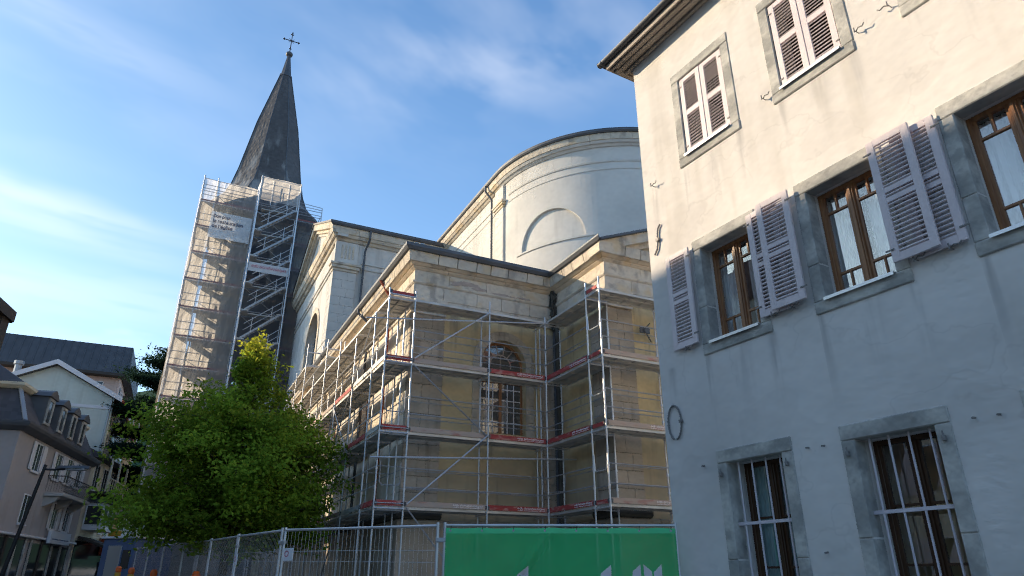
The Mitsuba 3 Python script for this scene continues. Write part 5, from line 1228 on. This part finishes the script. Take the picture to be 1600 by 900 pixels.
# orange and white houses at the street's end
O = bframe(-44.2, 80.0, -28.0); OFr = Fr(O(0, 0, 0), -O.M[1], O.M[0])
oh = thing('orange_house', 'sunlit orange-fronted house at the far end of the street', 'house')
part(oh, 'wall', MB().box(OFr, (-10, 0), (0, 14), (0, 20.5)), 'wall_orange')
part(oh, 'roof', MB().rings([[OFr(-10.5, -.7, 20.5), OFr(.7, -.7, 20.5), OFr(.7, 14, 20.5), OFr(-10.5, 14, 20.5)], [OFr(-6, 6, 23.5), OFr(-4, 6, 23.5), OFr(-4, 8, 23.5), OFr(-6, 8, 23.5)]]), 'roof_tile_brown')
for z in (5, 8.2, 11.4, 14.6, 17.6):
    for x in (-2.2, -5.0, -7.8): window(oh, OFr, x, x + 1.1, z, z + 1.7, 'wall_cream')
    for x in (1, 4, 7, 10): window(oh, O, x, x + 1.1, z, z + 1.7, 'wall_cream')
Wf = bframe(-38.0, 72.0, -25.0); WFr = Fr(Wf(0, 0, 0), -Wf.M[1], Wf.M[0])
wh = thing('white_low_house', 'low white house with an orange panelled upper storey seen under the tree', 'house')
part(wh, 'wall', MB().box(WFr, (-4.6, 3.2), (0, 9), (0, 7.4)), 'wall_white')
part(wh, 'upper_panel', MB().box(WFr, (-4.5, -1.4), (-.05, -.001), (5.4, 7.3)), 'wall_orange')
for k in range(1, 6): part(wh, 'panel_board', MB().box(WFr, (-4.5, -1.4), (-.075, -.051), (5.4 + k * .31, 5.4 + k * .31 + .28)), 'wall_orange')
part(wh, 'roof', MB().rings([[WFr(-5, -.6, 7.4), WFr(3.7, -.6, 7.4), WFr(3.7, 9, 7.4), WFr(-5, 9, 7.4)], [WFr(-5, 4, 9.4), WFr(3.7, 4, 9.4), WFr(3.7, 5, 9.4), WFr(-5, 5, 9.4)]]), 'roof_tile_brown')
window(wh, WFr, .2, 1.3, 3.2, 5.0, 'paint_white'); window(wh, WFr, -3.6, -2.4, 2.9, 4.6)
bk = thing('site_cabin', 'pale blue site cabin behind the far fence panels', 'cabin')
Bf = Fr((-19.2, 34.0, float(ground_z(34))), (.95, -.31, 0), (.31, .95, 0))
part(bk, 'wall', MB().box(Bf, (0, 1.9), (0, 2.4), (.1, 2.5), .03), 'cloth_blue'); part(bk, 'door', MB().box(Bf, (.4, 1.2), (-.04, -.001), (.2, 2.2), .01), 'zinc_light'); part(bk, 'window', MB().box(Bf, (1.3, 1.75), (-.03, -.001), (1.2, 2.0)), 'dark_glass'); part(bk, 'roof', MB().box(Bf, (-.1, 2.0), (-.1, 2.5), (2.502, 2.6), .02), 'paint_white')
aw = thing('street_awning', 'rounded rust-coloured awning over the pavement at the street end', 'awning')
Af = bframe(-29.7, 52.2, -25.0)
aa = np.linspace(0, math.pi / 2, 7)
part(aw, 'canopy', MB().rings([[Af(u, -.02, 3.2)] + [Af(u, -.02 - 1.3 * math.sin(t), 3.2 + 1.2 * math.cos(t)) for t in aa] for u in (0, 2.4)]), 'awning_rust', 30)
part(aw, 'valance', MB().box(Af, (0, 2.4), (-1.34, -1.31), (2.95, 3.2)), 'awning_rust')
# lamp with a slanting post
lp = thing('street_lamp', 'slanting dark street lamp post with a flat grey lantern before the mansard house', 'street lamp')
def at(px, tz, y): return np.array([px * y, y, 1.6 + tz * y])
top, low = at(-.674, .144, 25.0), at(-.6925, .008, 25.0); dirn = (top - low) / np.linalg.norm(top - low)
foot = low - dirn * ((low[2] - float(ground_z(25.))) / dirn[2])
part(lp, 'post', MB().tube(foot, foot + [0, 0, .02] + dirn * 1.0, .11, 10, .10).tube(foot + dirn * 1.0, top + dirn * .2, .075, 10, .055), 'black_iron', 40)
arm = at(-.640, .146, 25.0)
part(lp, 'arm', MB().path([top + dirn * .05, top + [.25, 0, .02], arm], .04), 'black_iron')
sh = [[arm + [-.35 + 1.15 * u, w * hw, zz] for w, zz in ((-1, 0), (1, 0), (.7, .10), (-.7, .10))] for u, hw in ((0, .10), (.3, .22), (.8, .2), (1.0, .06))]
part(lp, 'lantern', MB().rings(sh), 'zinc'); part(lp, 'lens', MB().box(Fr(arm, (1, 0, 0), (0, 1, 0)), (0, .68), (-.16, .16), (-.05, -.002), .02), 'lamp_glass')
# the tall houses on our left that shade the street (their eave corner just shows)
S = bframe(-25.9, 33.0, -15.7)
sb = thing('dark_eaved_house', 'tall house in shadow at the left edge, only its dark eave corner showing', 'house')
SL_ = 8.0
part(sb, 'wall', MB().box(S, (-SL_, -.9), (.9, 7.0), (0, 14.2)), 'wall_cream'); part(sb, 'gable_cladding', MB().box(S, (-.899, -.06), (.12, 7.0), (11.2, 14.19)), 'dark_wood')
part(sb, 'roof', MB().rings([[S(x, -.0, 14.2), S(x, 4.0, 15.9), S(x, 4.3, 15.9), S(x, 7.4, 14.2)] for x in (-SL_ - .6, .0)]), 'roof_dark')
part(sb, 'eave_board', MB().box(S, (-SL_ - .6, .02), (-.06, -.001), (13.85, 14.4)).box(S, (-.05, .02), (0, 7.4), (13.8, 14.195)), 'dark_wood')
for z in (4, 7, 9.9):
    for x in np.arange(-SL_ + 1, -2, 2.4): window(sb, Fr(S(0, .9, 0), S.M[0], S.M[1]), x, x + 1, z, z + 1.6, 'stone_surround')
Q = Fr((-19.2, 11.0, 0), (-math.sin(HZ), math.cos(HZ), 0), (-math.cos(HZ), -math.sin(HZ), 0))
qb = thing('opposite_house', 'tall yellow town house across the street, outside the left edge', 'house')
QZ = 16.3
part(qb, 'wall', MB().box(Q, (4.8, 14.8), (0, 12), (-1, QZ)), 'wall_cream')
part(qb, 'roof', MB().rings([[Q(x, -.9, QZ), Q(x, 5.7, QZ + 3.6), Q(x, 6.3, QZ + 3.6), Q(x, 12.9, QZ)] for x in (4.5, 15.2)]), 'roof_tile_brown')
for z in (1.4, 4.8, 8.2, 11.6, 15.0):
    for x in np.arange(5.6, 14, 2.6): window(qb, Q, x, x + 1.05, z, z + 1.7, 'shutter_paint')
q2 = thing('lower_opposite_house', 'lower brown-roofed town house across the street, outside the left edge', 'house')
part(q2, 'wall', MB().box(Q, (-26, 4.2), (.6, 12), (-1, 12.0)), 'wall_cream')
part(q2, 'roof', MB().rings([[Q(x, -.1, 12.0), Q(x, 6, 15.4), Q(x, 6.5, 15.4), Q(x, 12.6, 12.0)] for x in (-26.6, 4.4)]), 'roof_tile_brown')
for z in (1.4, 4.8, 8.2):
    for x in np.arange(-25, 3, 2.6): window(q2, Fr(Q(0, .6, 0), Q.M[0], Q.M[1]), x, x + 1.05, z, z + 1.7, 'shutter_paint')
# passers-by at the street end
def person(name, label, x, y, h, facing, top, legs, stride=.18, hairm='hair', bag=False):
    g = float(ground_z(y)); s = h / 1.72; a = math.radians(facing); F = Fr((x, y, g), (math.cos(a), math.sin(a), 0), (-math.sin(a), math.cos(a), 0), (0, 0, 1)); F.M = F.M * s
    k = thing(name, label, 'person')
    import manifold3d as m3
    def chain(pts):
        out = []
        for (p, r0), (q, r1) in zip(pts[:-1], pts[1:]):
            b = [m3.Manifold.sphere(r, 14).translate(tuple(c)) for c, r in ((p, r0), (q, r1))]; out.append(m3.Manifold.batch_hull(b))
        return out
    def fuse(ms, n=.035):
        m = ms[0]
        for q in ms[1:]: m = m + q
        me = m.refine_to_length(n).to_mesh(); t = trimesh.Trimesh(me.vert_properties[:, :3], me.tri_verts, process=False); trimesh.smoothing.filter_taubin(t, iterations=6); return t
    body = []
    body += chain([((0, 0, .92), .145), ((0, -.01, 1.10), .13), ((0, 0, 1.30), .155), ((0, .0, 1.42), .09), ((0, .01, 1.52), .055)])
    for e in (-1, 1):
        body += chain([((e * .09, 0, .90), .105), ((e * .10, e * stride * .55, .48), .062), ((e * .10, e * stride * 1.0 - .04, .08), .042)])
        body += chain([((e * .10, e * stride - .06, .05), .042), ((e * .11, e * stride + .13, .035), .034)])
        body += chain([((0, 0, 1.38), .08), ((e * .185, 0, 1.37), .062), ((e * .235, -e * .06, 1.10), .044), ((e * .245, -e * .13 + .05, .86), .032)])
        hb = np.array([e * .245, -e * .13 + .06, .82]); body += chain([(hb, .036), (hb + [0, .01, -.05], .038)])
        for fi, dx in enumerate((-.024, -.008, .008, .024)): body += chain([(hb + [0, dx, -.05], .010), (hb + [-e * .01, dx + .008, -.10 - .01 * (fi in (1, 2))], .008), (hb + [-e * .025, dx + .014, -.135 - .01 * (fi in (1, 2))], .007)])
        body += chain([(hb + [0, .03, -.02], .013), (hb + [-e * .015, .055, -.075], .009)])
    body += chain([((0, .005, 1.57), .078), ((0, .02, 1.64), .085)]); body += chain([((0, .10, 1.60), .012), ((0, .118, 1.585), .014)])
    for e in (-1, 1): body += chain([((e * .085, .01, 1.62), .018), ((e * .09, .0, 1.60), .014)])
    t = fuse(body, .03); scene[k + '__body'] = mikit.ply((F(np.array(t.vertices)), t.faces), 'skin', True)
    def shell(zs, grow, nm, m):
        v = np.array(t.vertices); n = np.array(t.vertex_normals); f = np.array(t.faces); zc = v[f][:, :, 2]; keep = (zc.min(1) > zs[0]) & (zc.max(1) < zs[1])
        if nm == 'hair': keep &= (v[f][:, :, 1].mean(1) < .055) | (zc.mean(1) > 1.66)
        scene[k + '__' + nm] = mikit.ply((F(v + n * grow), f[keep]), m, True)
    shell((.88, 1.49), .016, 'jacket', top) if True else 0
    shell((.06, .93), .012, 'trousers', legs); shell((-.1, .085), .008, 'shoes', 'rubber'); shell((1.59, 1.9), .016, 'hair', hairm)
    if bag: part(k, 'backpack', MB().box(F, (-.15, .15), (-.30, -.16), (1.02, 1.42), .05), 'cloth_dark')
person('person', 'passer-by in dark clothes walking up the street beside the shops', -27.0, 48.0, 1.78, 160, 'cloth_dark', 'cloth_dark')
person('person', 'passer-by in a blue coat walking towards us near the rust awning', -28.1, 50.5, 1.7, 10, 'cloth_blue', 'cloth_dark', bag=True)
# parked car at the street end
ck = thing('parked_car', 'dark car parked at the street end, mostly below the frame', 'car')
cf = bframe(-25.3, 47.0, -24.0); gz = float(ground_z(47))
prof = [(0, .35), (0, .75), (.25, .92), (1.1, 1.0), (1.75, 1.45), (3.1, 1.5), (3.9, 1.1), (4.25, 1.0), (4.3, .4), (4.3, .35)]
part(ck, 'body', MB().rings([[cf(x, y, gz + (z if abs(y) < .8 or z < 1.05 else 1.0)) for x, z in prof] for y in (-.85, -.8, .8, .85)]), 'car_dark', 30)
part(ck, 'windscreen', MB().add([cf(1.10, -.7, gz + 1.03), cf(1.10, .7, gz + 1.03), cf(1.70, .62, gz + 1.44), cf(1.70, -.62, gz + 1.44)] + [cf(1.09, -.7, gz + 1.04), cf(1.09, .7, gz + 1.04), cf(1.69, .62, gz + 1.45), cf(1.69, -.62, gz + 1.45)], [[0, 1, 2], [0, 2, 3], [4, 6, 5], [4, 7, 6]], fix=False), 'dark_glass')
for x in (.85, 3.4):
    for y in (-.78, .78): part(ck, 'wheel', MB().tube(cf(x, y - .1, gz + .32), cf(x, y + .1, gz + .32), .32, 16), 'rubber', 40)
for y in (-.6, .6): part(ck, 'headlight', MB().box(cf, (-.02, .05), (y - .15, y + .15), (gz + .62, gz + .76), .02), 'lamp_glass')
